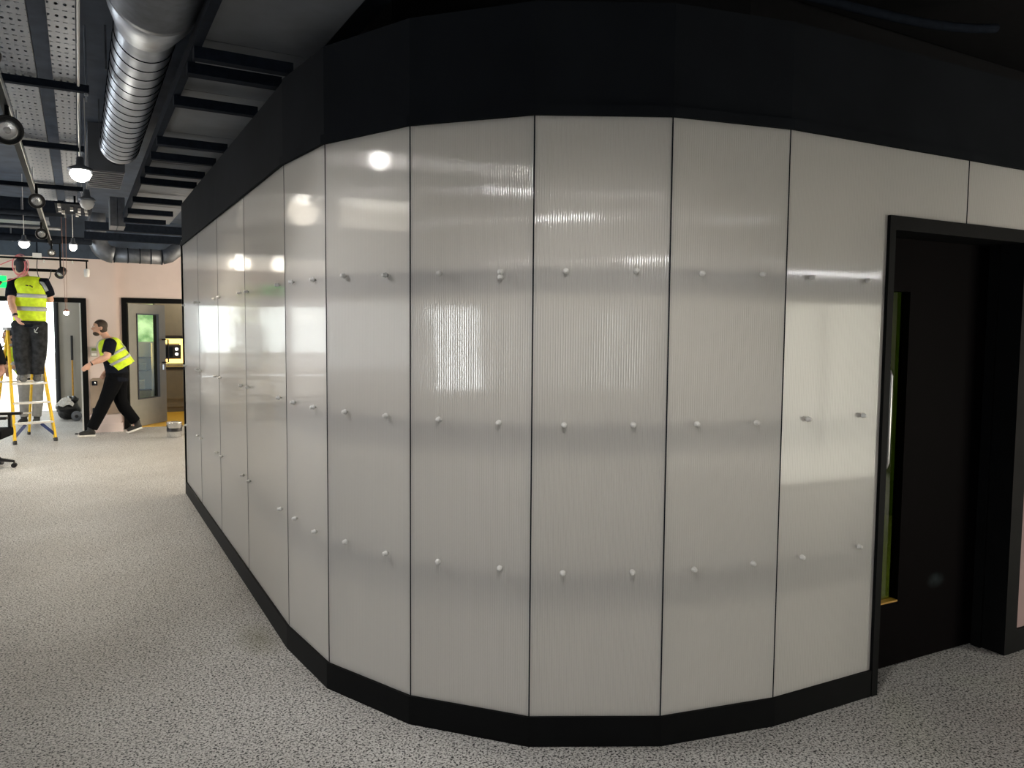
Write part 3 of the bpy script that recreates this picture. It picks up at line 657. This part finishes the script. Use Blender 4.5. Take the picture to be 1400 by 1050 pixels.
obj('plinth_body', box(-.235, .225, -.22, 0, 0, .14), 'pink', t); obj('plinth_top', box(-.235, .20, -.20, 0, .14, .275), 'pink', t)
t = thing('leaning_board', 'brown grey board with rounded corners standing on the pink plinth', 'board', (.36, FY-.03, .275))
rb = bmesh.new(); pl = []
for cx, cz, a0 in ((.17, .525, 0), (-.17, .525, PI/2), (-.17, .055, PI), (.17, .055, 3*PI/2)):
    for k in range(6): a = a0+k*PI/10; pl.append((cx+.055*math.cos(a), cz+.055*math.sin(a)))
prism(pl, 0, .035, rb); rb.transform(M.Rotation(PI/2, 4, 'X')); rb.transform(M.Rotation(-.04, 4, 'X'))
obj('board', rb, 'brown_board', t)
for z in (.50, .07): obj('catch', box(-.20, -.12, -.065, -.035, z-.035, z+.035, bev=.008), 'dark_steel', t)
obj('catch_button', lathe([(.0, -.085), (.018, -.08), (.018, -.06)], 12, axis='Y', at=(-.15, 0, .505)), 'chrome', t)
# paint kettle
t = thing('paint_tin', 'dented metal paint tin with drips on the floor by the end of the panels', 'paint tin', (1.235, 12.69, 0)); t.scale = (1.2, 1.2, 1.3)
obj('tin_body', lathe([(.0, .004), (.085, .004), (.09, .01), (.09, .165), (.094, .17), (.094, .178), (.086, .178), (.085, .03)], 24), 'chrome', t, smooth=True)
obj('lid', lathe([(0, .16), (.084, .165), (.084, .17), (0, .168)], 24), 'paper', t); obj('band', lathe([(.091, .07), (.092, .075), (.092, .105), (.091, .11)], 24), 'black_plastic', t)
obj('handle', tube([(.092*math.cos(a), -.02-.06*math.sin(a), .14-.07*math.sin(a)) for a in [PI*k/12 for k in range(13)]], .0035, 6), 'dark_steel', t)
# kitchen cupboards beyond the grey door
t = thing('wall_cupboard', 'tall taupe wall cupboard above the lit oven niche', 'cupboard', (1.75, 16.5, 0))
obj('body', box(-.45, .9, .03, .40, 1.50, 2.35), 'cab', t); obj('door', box(-.45, .22, 0, .028, 1.52, 2.35), 'cab', t); obj('door', box(.23, .9, 0, .028, 1.52, 2.35), 'cab', t); obj('shadow_rail', box(-.45, .9, .005, .4, 1.46, 1.50), 'black_plastic', t)
t = thing('base_cupboard', 'taupe base cupboard below the lit oven niche', 'cupboard', (1.75, 16.5, 0))
obj('body', box(-.45, .9, .03, .55, .10, .86), 'cab', t); obj('door', box(-.45, .22, 0, .028, .27, .84), 'cab', t); obj('door', box(.23, .9, 0, .028, .27, .84), 'cab', t); obj('kickboard', box(-.45, .9, .06, .08, .0, .25), 'cab', t)
obj('worktop', box(-.45, .9, -.02, .55, .86, .90), 'black_plastic', t)
t = thing('oven_niche', 'glowing amber niche between the kitchen cupboards', 'niche', (1.75, 16.55, 0))
for q in ((-.45, -.37, .97, 1.45), (.02, .10, .97, 1.45), (-.37, .02, .97, 1.05), (-.37, .02, 1.36, 1.45)): obj('niche_edge', box(q[0], q[1], 0, .3, q[2], q[3]), 'amber', t)
t = thing('microwave_oven', 'black microwave with two pale dials in the amber niche', 'microwave', (1.575, 16.56, 1.05))
obj('body', box(-.19, .19, 0, .3, .004, .28), 'black_plastic', t); obj('window', box(-.17, .04, -.006, 0, .05, .24), 'dark_steel', t)
for z in (.10, .20): obj('dial', lathe([(0, -.03), (.028, -.025), (.03, 0)], 16, axis='Y', at=(.11, 0, z)), 'white_dot', t)
t = thing('shelf_unit', 'white shelf unit with dark shelves seen through the door glass', 'shelf unit', (1.15, 16.9, 0))
obj('back_panel', box(-.45, .10, .30, .32, .02, 1.36), 'white_paint', t)
for z in (.42, .80, 1.06): obj('shelf', box(-.45, .10, 0, .30, z, z+.025), 'black_plastic', t)
obj('side_panel', box(-.47, -.45, 0, .32, 0, 1.36), 'white_paint', t); obj('side_panel', box(.10, .12, 0, .32, 0, 1.36), 'white_paint', t)
t = thing('storage_box', 'grey storage box on the lowest dark kitchen shelf', 'box', (1.0, 16.92, .446)); obj('box_body', box(-.12, .12, 0, .2, 0, .16, bev=.01), 'beige', t); obj('box_lid', box(-.125, .125, -.005, .205, .16, .18), 'white_plastic', t)
t = thing('storage_box', 'pale basket on the middle dark kitchen shelf', 'box', (1.05, 16.92, .826)); obj('box_body', box(-.10, .10, 0, .2, 0, .12, bev=.01), 'galv_dull', t); obj('box_lid', box(-.105, .105, -.005, .205, .12, .135), 'galv', t)
# bin bag, broom, debris
t = thing('bin_bag', 'full black bin bag with white sheeting spilling out in the opening', 'bin bag', (-.20, 16.0, 0))
bb = blob((0, 0, .19), (.19, .18, .19), sub=4)
for v in bb.verts:
    n = v.co.normalized(); v.co += V((random.uniform(-.006, .006), random.uniform(-.006, .006), random.uniform(-.006, .006))) + V((.02*math.sin(v.co.z*31+v.co.x*17), .02*math.sin(v.co.z*23), .0))
    v.co.z = max(.003, v.co.z)
obj('bag_body', bb, 'bag', t, smooth=True)
b2 = blob((.06, -.02, .36), (.11, .10, .06), sub=3)
for v in b2.verts: v.co += V((.015*math.sin(v.co.y*60), .015*math.sin(v.co.x*50), .012*math.sin(v.co.x*80)))
obj('bag_neck', b2, 'bag', t, smooth=True)
b3 = bmesh.new(); g = []
for i in range(7):
    g.append([])
    for j in range(6):
        az = math.radians(-150+14*i+4*math.sin(j*2.1)); el = math.radians(75-11*j+6*math.sin(i*1.7)); rr_ = 1.10+.05*math.sin(i*2.3+j*1.9)
        g[-1].append(b3.verts.new((.21*rr_*math.cos(el)*math.cos(az), .20*rr_*math.cos(el)*math.sin(az), .19+.20*rr_*math.sin(el))))
for i in range(6):
    for j in range(5): b3.faces.new((g[i][j], g[i+1][j], g[i+1][j+1], g[i][j+1]))
o = obj('white_sheeting', b3, 'paper', t); so = o.modifiers.new('thick', 'SOLIDIFY'); so.thickness = .006
t = thing('vacuum_drum', 'grey ridged round drum beside the black bin bag', 'drum', (-.07, 15.66, .087))
obj('drum', lathe([(0, -.05), (.06, -.05), (.085, -.04), (.085, .04), (.06, .06), (0, .06)], 22, axis='Y'), 'galv_dull', t, smooth=True); obj('hub', lathe([(0, -.06), (.03, -.058), (.03, -.04)], 14, axis='Y'), 'black_plastic', t)
t = thing('broom', 'broom with yellow wooden handle and black grip leaning on the beige wall', 'broom', (-.13, 17.35, 0))
obj('handle', tube([(0, 0, .10), (.005, .12, 1.02)], .016, 10), 'orange_wood', t); obj('grip', tube([(.005, .12, 1.02), (.008, .18, 1.50)], .022, 10), 'black_plastic', t); obj('brush_head', box(-.12, .12, -.03, .03, 0, .10, bev=.01), 'black_plastic', t)
tag(obj('debris', blob((-.07, 13.62, .012), (.028, .02, .012), sub=2), 'black_plastic', smooth=True), 'small dark scrap lying on the floor by the door frame', 'debris')
# step ladder
Wd = V((.94, .34, 0)).normalized(); Bk = V((-.34, .94, 0)).normalized()
ld = thing('step_ladder', 'yellow fibreglass step ladder with aluminium treads under the standing man', 'ladder', (-.577, 12.885, 0))
def lp(s, back, z): return Wd*s + Bk*back + V((0, 0, z))
HT = 1.62; LEAN = .40
def rail_pt(sd, z): k = z/HT; return lp(sd*(.262-.075*k), LEAN*k, z)
def bar(a, b, w, d, side, m, name, parent):
    a, b = V(a), V(b); t_ = (b-a).normalized(); s_ = V(side); s_ = (s_-t_*s_.dot(t_)).normalized(); n_ = t_.cross(s_)
    bm = bmesh.new(); vs = [[bm.verts.new(p+s_*w*i+n_*d*j) for i, j in ((-1, -1), (1, -1), (1, 1), (-1, 1))] for p in (a, b)]
    for k in range(4): bm.faces.new((vs[0][k], vs[0][(k+1) % 4], vs[1][(k+1) % 4], vs[1][k]))
    bm.faces.new(vs[0][::-1]); bm.faces.new(vs[1])
    return obj(name, bm, m, parent)
for sd in (-1, 1):
    bar(rail_pt(sd, .05), rail_pt(sd, HT), .013, .034, Wd, 'yellow', 'front_rail', ld)
    bar(rail_pt(sd, .0), rail_pt(sd, .05), .017, .038, Wd, 'black_plastic', 'foot', ld)
    bar(lp(sd*.23, 1.02, .04), lp(sd*.17, LEAN+.06, HT-.02), .012, .022, Wd, 'yellow', 'rear_rail', ld)
    bar(lp(sd*.23, 1.03, 0), lp(sd*.23, 1.02, .05), .016, .026, Wd, 'black_plastic', 'foot', ld)
    bar(rail_pt(sd, .10)*1.0, lp(sd*.10, LEAN*.29/HT, .265), .008, .020, Bk, 'blue', 'brace', ld)
STEP_Z = (.285, .57, .845, 1.13, 1.40)
for z in STEP_Z:
    a, b = rail_pt(-1, z), rail_pt(1, z); st = bar(a+V((0, 0, 0)), b, .045, .014, Bk, 'alu', 'tread', ld)
bar(lp(-.215, LEAN+.02, HT+.01), lp(.215, LEAN+.02, HT+.01), .10, .02, Bk, 'alu', 'top_cap', ld)
for z in (.35, .85): bar(lp(-.22, 1.02-.62*(z/HT)*.95, z), lp(.22, 1.02-.62*(z/HT)*.95, z), .012, .012, Bk, 'alu', 'rear_bar', ld)
# pink cables and red connector held by the man on the ladder
t = thing('cable_coil', 'coil of pink cable hanging round the head of the man on the ladder', 'cable', (-.70, 13.0, 2.42))
for k, (dx, r) in enumerate(((0, .11), (.015, .125), (-.01, .10))):
    obj('cable_loop', tube([(dx+r*.75*math.cos(a), -.16+.02*k, .10+r*1.25*math.sin(a)) for a in [2*PI*q/24*.92+1 for q in range(25)]], .0052, 6), 'pinkcable', t)
obj('cable_tail', tube(bez((-.06, -.14, .18), (-.2, -.14, .12), (-.3, -.12, .05), (-.5, 0, -.05), 14), .007, 6), 'pinkcable', t); obj('cable_tail', tube(bez((.02, -.14, -.02), (-.05, -.14, -.1), (-.2, -.12, -.16), (-.45, 0, -.16), 14), .007, 6), 'pinkcable', t)
t = thing('cable_connector', 'red cable connector dangling beside the man on the ladder', 'connector', (-.97, 12.74, 2.26))
cb = box(-.055, .055, -.03, .03, -.045, .045, bev=.008); cb.transform(M.Rotation(.6, 4, 'Y')); obj('connector_body', cb, 'red', t)
cb = box(-.05, .05, -.035, .035, .03, .055); cb.transform(M.Rotation(.6, 4, 'Y')); obj('connector_clip', cb, 'black_plastic', t); obj('lead', tube(bez((0, 0, .05), (.0, 0, .12), (-.1, 0, .15), (-.3, .05, .13)), .006, 6), 'black_plastic', t)
# office chair
oc = thing('office_chair', 'black swivel office chair cut by the left edge of the photo', 'chair', (-1.0, 10.75, 0), math.radians(-12))
obj('seat', box(-.24, .25, -.24, .24, .36, .46, bev=.035), 'black_fabric', oc, smooth=True)
bk = box(-.05, .02, -.22, .22, 0, .52, bev=.03); bk.transform(M.Translation((-.25, 0, .50)) @ M.Rotation(-.15, 4, 'Y')); obj('backrest', bk, 'black_fabric', oc, smooth=True)
obj('back_stem', tube([(-.10, 0, .37), (-.27, 0, .38), (-.31, 0, .50), (-.33, 0, .72)], .022, 8), 'black_plastic', oc)
for s in (-1, 1):
    ar = obj('armrest', tube([(.20, s*.24, .40), (.20, s*.27, .42), (.20, s*.27, .60)], [.022, .026, .022], 10), 'black_plastic', oc)
    obj('arm_pad', box(.07, .33, s*.27-.04, s*.27+.04, .60, .632, bev=.012), 'black_plastic', ar)
obj('gas_lift', lathe([(.03, .09), (.03, .22), (.018, .22), (.018, .36)], 14), 'chrome', oc)
for k in range(5):
    a = 2*PI*k/5+.05; d = V((math.cos(a), math.sin(a), 0))
    lg = obj('base_leg', tube([d*.02+V((0, 0, .11)), d*.18+V((0, 0, .095)), d*.30+V((0, 0, .075))], [.026, .022, .015], 8), 'black_plastic', oc)
    cs = bmesh.new(); pz = d.cross(V((0, 0, 1)))
    for s in (-1, 1): tube([d*.30+V((0, 0, .028))+pz*s*.008, d*.30+V((0, 0, .028))+pz*s*.026], .028, 14, cs)
    tube([d*.30+V((0, 0, .03)), d*.30+V((0, 0, .085))], .009, 8, cs); obj('castor', cs, 'black_plastic', lg)

# ================================================================== PEOPLE
def rem(o, vox=.011, sm=6):
    r = o.modifiers.new('remesh', 'REMESH'); r.mode = 'VOXEL'; r.voxel_size = vox; r.use_smooth_shade = True
    s = o.modifiers.new('smooth', 'SMOOTH'); s.factor = .5; s.iterations = sm
    return o
def ring_strip(c, ra, rb, sa, tilt, h, seg=28, arc=(0, 2*PI)):
    """band round a torso: c centre, sa side axis, h height"""
    bm = bmesh.new(); sa = V(sa).normalized(); fa = V((0, 0, 1)).cross(sa)
    rows = []
    for dz in (-h/2, h/2):
        rows.append([bm.verts.new(V(c)+sa*ra*math.cos(arc[0]+(arc[1]-arc[0])*k/seg)+fa*rb*math.sin(arc[0]+(arc[1]-arc[0])*k/seg)+V((0, 0, dz))) for k in range(seg+1)])
    for k in range(seg): bm.faces.new((rows[0][k], rows[0][k+1], rows[1][k+1], rows[1][k]))
    return bm
def hand(bm, wr, d, side, curl=.5):
    d = V(d).normalized(); side = V(side); side = (side-d*side.dot(d)).normalized(); nrm = d.cross(side)
    pc = V(wr)+d*.05
    tube([V(wr), V(wr)+d*.03, V(wr)+d*.095], [(.026, .018), (.038, .017), (.040, .014)], 10, bm, side=side)
    for k, (o, ln) in enumerate(((-.029, .068), (-.010, .078), (.010, .074), (.028, .060))):
        p = V(wr)+d*.085+side*o; pts = [p]; a = 0
        for sgm in (.42, .33, .25):
            a += curl*.75; p = p+(d*math.cos(a)+nrm*math.sin(a))*ln*sgm; pts.append(p)
        tube(pts, [.0095, .009, .0085, .007], 8, bm)
    p = V(wr)+d*.03-side*.030
    tube([p, p+d*.03-side*.020+nrm*.01, p+d*.055-side*.024+nrm*.022], [.012, .0105, .008], 8, bm)
def person(label, loc, J, side, skin='skin', hair='hair', shirt='navy_fabric', trousers='black_fabric', vest=True, shoes=('shoe', 'sole'), bag=1.0, face=None, vest_drop=1.08, beard=False, bulk=1.0):
    t = thing('person', label, 'person', loc); side = V(side).normalized()
    J = {k: V(v) for k, v in J.items()}
    pel, ch, nk, hd = J['pelvis'], J['chest'], J['neck'], J['head']
    fdir = V(face if face else V((0, 0, 1)).cross(side)).normalized()
    waist = pel.lerp(ch, .45)
    def bk(rs): return [(r_[0]*(1+(bulk-1)*.7), r_[1]*bulk) if isinstance(r_, tuple) else r_*bulk for r_ in rs]
    # --- one continuous body
    bm = bmesh.new()
    tors = [pel-V((0, 0, .10)), pel, waist, ch, ch.lerp(nk, .62), ch.lerp(nk, .86), nk]
    tr_ = [(.13, .10), (.165, .115), (.145, .105), (.175, .12), (.165, .10), (.10, .075), (.058, .055)]
    tube(tors, bk(tr_), 18, bm, side=side)
    tube([nk-V((0, 0, .03)), nk.lerp(hd, .45), hd-V((0, 0, .04))], [.06, .052, .055], 14, bm)
    up_ = (hd-nk).normalized()*.35+V((0, 0, .65)); hs = V((0, 0, 1)).cross(fdir)*-1
    R3 = M((V(fdir).cross(V((0, 0, 1))).normalized(), fdir, V((0, 0, 1)))).transposed()
    blob(hd+V((0, 0, .022)), (.074, .095, .098), bm, 3, R3); blob(hd+fdir*.022-V((0, 0, .055)), (.056, .068, .062), bm, 3, R3)
    tube([hd+fdir*.088+V((0, 0, .018)), hd+fdir*.113-V((0, 0, .022)), hd+fdir*.09-V((0, 0, .032))], [.010, .014, .012], 8, bm)
    blob(hd+fdir*.088-V((0, 0, .062)), (.024, .010, .010), bm, 2, R3); blob(hd+fdir*.070-V((0, 0, .098)), (.026, .022, .018), bm, 2, R3)
    hx = R3 @ V((1, 0, 0))
    for s in (-1, 1):
        blob(hd+hx*s*.076-fdir*.006-V((0, 0, .008)), (.010, .018, .030), bm, 2, R3)
        blob(hd+hx*s*.030+fdir*.080+V((0, 0, .030)), (.020, .010, .007), bm, 2, R3)
    for s in ('l', 'r'):
        sh, el, wr = J['sh_'+s], J['el_'+s], J['wr_'+s]
        tube([ch.lerp(nk, .55).lerp(sh, .45), sh, sh.lerp(el, .35), el, el.lerp(wr, .3), wr], bk([.062, .058, .052, .042, .044])+[.029], 12, bm)
        hand(bm, wr, J.get('hd_'+s, wr+(wr-el))-wr, fdir if abs((wr-el).normalized().dot(fdir)) < .8 else V((0, 0, 1)), .45)
        hp, kn, an, to = J['hip_'+s], J['kn_'+s], J['an_'+s], J['to_'+s]
        tube([pel.lerp(hp, .6), hp-V((0, 0, .03)), hp.lerp(kn, .5), kn, kn.lerp(an, .35), an], [.09, .088, .074, .055, .054, .038], 12, bm)
        tube([an, an.lerp(to, .4)-V((0, 0, .02)), to], [.038, .036, .028], 10, bm)
    body = rem(obj('body', bm, skin, t), .0095, 5)
    for s in (-1, 1):
        obj('eye', blob(hd+hx*s*.030+fdir*.084+V((0, 0, .020)), .010, sub=2), 'white_plastic', body, smooth=True)
        obj('iris', blob(hd+hx*s*.030+fdir*.092+V((0, 0, .020)), .005, sub=2), 'black_plastic', body, smooth=True)
    obj('mouth', blob(hd+fdir*.096-V((0, 0, .064)), (.020, .004, .003), sub=2, rot=R3), 'red' if False else 'pinkcable', body, smooth=True)
    # --- hair
    hb_ = bmesh.new(); blob(hd+V((0, 0, .040))-fdir*.012, (.081, .098, .088), hb_, 4, R3); blob(hd-fdir*.030-V((0, 0, .020)), (.076, .072, .075), hb_, 3, R3)
    for v in list(hb_.verts):
        q = R3.transposed() @ (v.co-hd)
        if q.y > .045 and q.z < .062: v.co -= fdir*min(.06, (q.y-.04)*.9)
    rem(obj('hair', hb_, hair, t), .010, 2)
    if beard:
        bb_ = bmesh.new(); blob(hd+fdir*.048-V((0, 0, .088)), (.056, .052, .038), bb_, 3, R3); rem(obj('beard', bb_, hair, t), .009, 2)
    # --- clothes
    sb_ = bmesh.new(); tube([pel-V((0, 0, .115)), pel+V((0, 0, .02)), waist, ch, ch.lerp(nk, .62), ch.lerp(nk, .84), ch.lerp(nk, .95)], bk([(.170, .125), (.178, .130), (.165, .128), (.188, .135), (.178, .115), (.115, .09)])+[(.07, .067)], 18, sb_, side=side)
    for s in ('l', 'r'):
        sh, el = J['sh_'+s], J['el_'+s]
        tube([ch.lerp(nk, .55).lerp(sh, .4), sh, sh.lerp(el, .4), sh.lerp(el, .72)], bk([.075, .075, .074, .072]), 14, sb_)
    rem(obj('t_shirt', sb_, shirt, t), .011, 4)
    tb_ = bmesh.new(); tube([pel+V((0, 0, .05)), pel, pel-V((0, 0, .09))], bk([(.172, .126), (.182, .135), (.165, .125)]), 18, tb_, side=side)
    for s in ('l', 'r'):
        hp, kn, an = J['hip_'+s], J['kn_'+s], J['an_'+s]
        pts = [pel.lerp(hp, .8), hp.lerp(kn, .12), hp.lerp(kn, .5), kn.lerp(hp, .08), kn.lerp(an, .25), kn.lerp(an, .6), kn.lerp(an, .93)]
        rr = [.105, .108*bag, .094*bag, .080*bag, .078*bag, .070*bag, .066*bag]
        for i_ in range(2, 7): pts[i_] = pts[i_]+V((random.uniform(-.006, .006), random.uniform(-.006, .006), 0))*bag
        tube(pts, rr, 14, tb_)
    rem(obj('trousers', tb_, trousers, t), .011, 3)
    for s in ('l', 'r'):
        an, to = J['an_'+s], J['to_'+s]; dd = (to-an); fl = V((dd.x, dd.y, 0)).normalized(); hl = J.get('he_'+s, an-fl*.06-V((0, 0, .06)))
        sh_ = bmesh.new(); tube([an+V((0, 0, .05)), an-V((0, 0, .01)), hl.lerp(to, .35)+V((0, 0, .03))], [.050, .052, .046], 12, sh_)
        tube([hl+(hl-to).normalized()*.01+V((0, 0, .012)), hl.lerp(to, .25)+V((0, 0, .022)), hl.lerp(to, .7)+V((0, 0, .016)), to+V((0, 0, .006))], [.036, .044, .046, .030], 14, sh_)
        so_ = rem(obj('shoe', sh_, shoes[0], t), .009, 3)
        if shoes[1]:
            sl = (to-hl).normalized(); sd = sl.cross(V((0, 0, 1))).normalized(); nn = sd.cross(sl)
            sb2 = bmesh.new(); rr = []
            for f_, w_ in ((-.05, .025), (.0, .042), (.3, .042), (.7, .050), (1, .040), (1.1, .02)):
                c_ = hl.lerp(to, f_)-nn*.016
                rr.append([sb2.verts.new(c_+sd*w_*a+nn*b) for a, b in ((-1, -.012), (1, -.012), (1, .014), (-1, .014))])
            for i in range(5):
                for k in range(4): sb2.faces.new((rr[i][k], rr[i][(k+1) % 4], rr[i+1][(k+1) % 4], rr[i+1][k]))
            sb2.faces.new(rr[0]); sb2.faces.new(rr[-1]); obj('sole', sb2, shoes[1], so_)
    if vest:
        low = pel.lerp(waist, vest_drop if vest_drop < 1 else .2)
        if 'vest_low' in J: low = J['vest_low']
        mid = low.lerp(ch, .45)
        vb = bmesh.new(); prof = bk([(.195, .155), (.190, .148), (.205, .152), (.212, .134), (.165, .108)])+[(.090, .082)]
        tube([low, mid, ch, ch.lerp(nk, .62), ch.lerp(nk, .86), ch.lerp(nk, .97)], prof, 30, vb, cap=False, side=side)
        for i_, v in enumerate(vb.verts):
            a = 2*PI*(i_ % 30)/30; v.co += fdir*.010*math.sin(a*7)*(1 if i_ < 60 else .3)
        vo = obj('hi_vis_vest', vb, 'hivis', t, smooth=True); sl_ = vo.modifiers.new('thick', 'SOLIDIFY'); sl_.thickness = .006
        sv = vo.modifiers.new('sub', 'SUBSURF'); sv.levels = 1; sv.render_levels = 1
        vt = (ch-low)
        def band(f0, f1):
            bb2 = bmesh.new()
            def rad(f):
                if f < .45: k = f/.45; return (.195+(.190-.195)*k, .155+(.148-.155)*k)
                k = (f-.45)/.55; return (.190+.010*k, .148+.002*k)
            q0, q1 = bk([rad(f0), rad(f1)])
            tube([low.lerp(ch, f0), low.lerp(ch, f1)], [(q0[0]+.010, q0[1]+.012), (q1[0]+.010, q1[1]+.012)], 30, bb2, cap=False, side=side)
            o = obj('reflective_band', bb2, 'reflective', vo, smooth=True); q = o.modifiers.new('thick', 'SOLIDIFY'); q.thickness = .004
        band(.36, .50); band(.80, .93)
        for s in (-1, 1):
            xs = side*s*.105*(1+(bulk-1)*.7); arc = []
            top = ch.lerp(nk, .86); 
            for k in range(11):
                a = PI*k/10; arc.append(ch.lerp(nk, .05)+xs*(1.05-.25*math.sin(a))+fdir*(.166*bulk*math.cos(a))+(top-ch.lerp(nk, .05))*math.sin(a)*1.16)
            tube(arc, [(.022, .006)]*11, 8, bm2 := bmesh.new(), side=side); obj('shoulder_band', bm2, 'reflective', vo, smooth=True)
    return t
# man on the ladder, seen from behind
def rel(d, o): return {k: (v[0]-o[0], v[1]-o[1], v[2]-o[2]) for k, v in d.items()}
o1 = (-.62, 13.06, .862)
p1 = person('man in a hi-vis vest standing on the yellow ladder with his back turned', o1, rel(dict(
    pelvis=(-.61, 13.05, 1.77), chest=(-.60, 13.04, 2.16), neck=(-.635, 13.08, 2.37), head=(-.705, 13.13, 2.515),
    sh_l=(-.795, 13.06, 2.275), el_l=(-.815, 12.90, 2.00), wr_l=(-.765, 12.83, 1.80), hd_l=(-.71, 12.83, 1.70),
    sh_r=(-.405, 13.0, 2.29), el_r=(-.345, 13.08, 2.04), wr_r=(-.47, 13.30, 2.12),
    hip_l=(-.70, 13.06, 1.74), kn_l=(-.722, 13.03, 1.32), an_l=(-.705, 13.02, .955), to_l=(-.735, 13.17, .895),
    hip_r=(-.52, 13.04, 1.74), kn_r=(-.508, 13.05, 1.32), an_r=(-.54, 13.06, .955), to_r=(-.57, 13.21, .895), vest_low=(-.61, 13.05, 1.74)), o1),
    (.985, -.17, 0), hair='hair_black', trousers='work_trousers', bag=1.31, bulk=1.14, shoes=('boot', None), face=(-.55, .83, 0))
obj('watch', tube([(-.775-o1[0], 12.843-o1[1], 1.838-o1[2]), (-.768-o1[0], 12.834-o1[1], 1.810-o1[2])], .036, 14), 'black_plastic', p1)
def mark(name, pts, w, y, m, par):
    bm = bmesh.new()
    for (x0, z0), (x1, z1) in pts:
        tube([(x0-o1[0], y-o1[1], z0-o1[2]), (x1-o1[0], y-o1[1], z1-o1[2])], w, 6, bm)
    return obj(name, bm, m, par)
kids = {c.name.split('.')[0]: c for c in p1.children}
mark('pale_arrow_mark', (((-.50, 1.655), (-.545, 1.585)), ((-.548, 1.63), (-.545, 1.585)), ((-.545, 1.585), (-.508, 1.575))), .0055, 12.885, 'reflective', kids['trousers'])
mark('dark_lettering', (((-.635, 2.245), (-.60, 2.24)), ((-.59, 2.24), (-.565, 2.236)), ((-.56, 2.235), (-.555, 2.215))), .008, 12.872, 'black_plastic', kids['hi_vis_vest'])
# walking man
o2 = (.42, 13.36, 0)
p2 = person('bearded man in a hi-vis vest and black clothes striding left past the grey door', o2, rel(dict(
    pelvis=(.505, 13.36, .945), chest=(.44, 13.36, 1.30), neck=(.385, 13.36, 1.50), head=(.285, 13.35, 1.655),
    sh_l=(.415, 13.17, 1.415), el_l=(.355, 13.08, 1.215), wr_l=(.135, 13.06, 1.115), hd_l=(.04, 13.06, 1.03),
    sh_r=(.405, 13.55, 1.415), el_r=(.47, 13.62, 1.17), wr_r=(.36, 13.60, .98),
    hip_l=(.475, 13.28, .91), kn_l=(.315, 13.27, .505), an_l=(.125, 13.27, .095), to_l=(-.035, 13.25, .035), he_l=(.17, 13.28, .032),
    hip_r=(.525, 13.44, .91), kn_r=(.545, 13.44, .49), an_r=(.765, 13.44, .155), to_r=(.625, 13.42, .035), he_r=(.82, 13.45, .098), vest_low=(.585, 13.36, 1.04)), o2),
    (0, -1, 0), beard=True, bulk=1.22, bag=1.22, face=(-.97, -.12, 0))
obj('wristband', tube([(.165-o2[0], 13.064-o2[1], 1.127), (.145-o2[0], 13.062-o2[1], 1.119)], .033, 14), 'black_plastic', p2)
# helper in white trousers in the bright room
o3 = (-.77, 15.6, 0)
p3 = person('person in dusty white trousers leaning over behind the step ladder', o3, rel(dict(
    pelvis=(-.75, 15.62, .86), chest=(-.90, 15.58, 1.16), neck=(-.99, 15.54, 1.35), head=(-1.03, 15.48, 1.50),
    sh_l=(-.84, 15.52, 1.27), el_l=(-.88, 15.36, 1.02), wr_l=(-1.0, 15.24, .98),
    sh_r=(-1.06, 15.62, 1.25), el_r=(-1.10, 15.50, 1.0), wr_r=(-1.06, 15.30, .92),
    hip_l=(-.66, 15.60, .82), kn_l=(-.65, 15.58, .45), an_l=(-.67, 15.60, .09), to_l=(-.70, 15.45, .035),
    hip_r=(-.84, 15.62, .82), kn_r=(-.84, 15.60, .45), an_r=(-.86, 15.62, .09), to_r=(-.92, 15.47, .035), vest_low=(-.77, 15.62, .92)), o3),
    (.9, -.25, 0), hair='hair_black', trousers='white_trousers', bag=1.1, shoes=('boot', None), face=(-.75, -.6, 0))
# bystander cut by the left edge
o4 = (-1.08, 11.5, 0)
p4 = person('person in a black t-shirt at the left edge, only a bent arm in view', o4, rel(dict(
    pelvis=(-1.10, 11.5, .95), chest=(-1.10, 11.5, 1.30), neck=(-1.11, 11.5, 1.50), head=(-1.13, 11.5, 1.65),
    sh_l=(-1.30, 11.55, 1.42), el_l=(-1.36, 11.5, 1.13), wr_l=(-1.30, 11.36, .92),
    sh_r=(-.90, 11.46, 1.41), el_r=(-.845, 11.40, 1.09), wr_r=(-.97, 11.28, .98),
    hip_l=(-1.19, 11.5, .92), kn_l=(-1.20, 11.48, .49), an_l=(-1.21, 11.5, .09), to_l=(-1.24, 11.35, .035),
    hip_r=(-1.01, 11.5, .92), kn_r=(-1.01, 11.48, .49), an_r=(-1.01, 11.5, .09), to_r=(-1.0, 11.35, .035)), o4),
    (-1, .1, 0), skin='skin_brown', hair='hair_black', shirt='black_fabric', vest=False, face=(-.2, -1, 0))
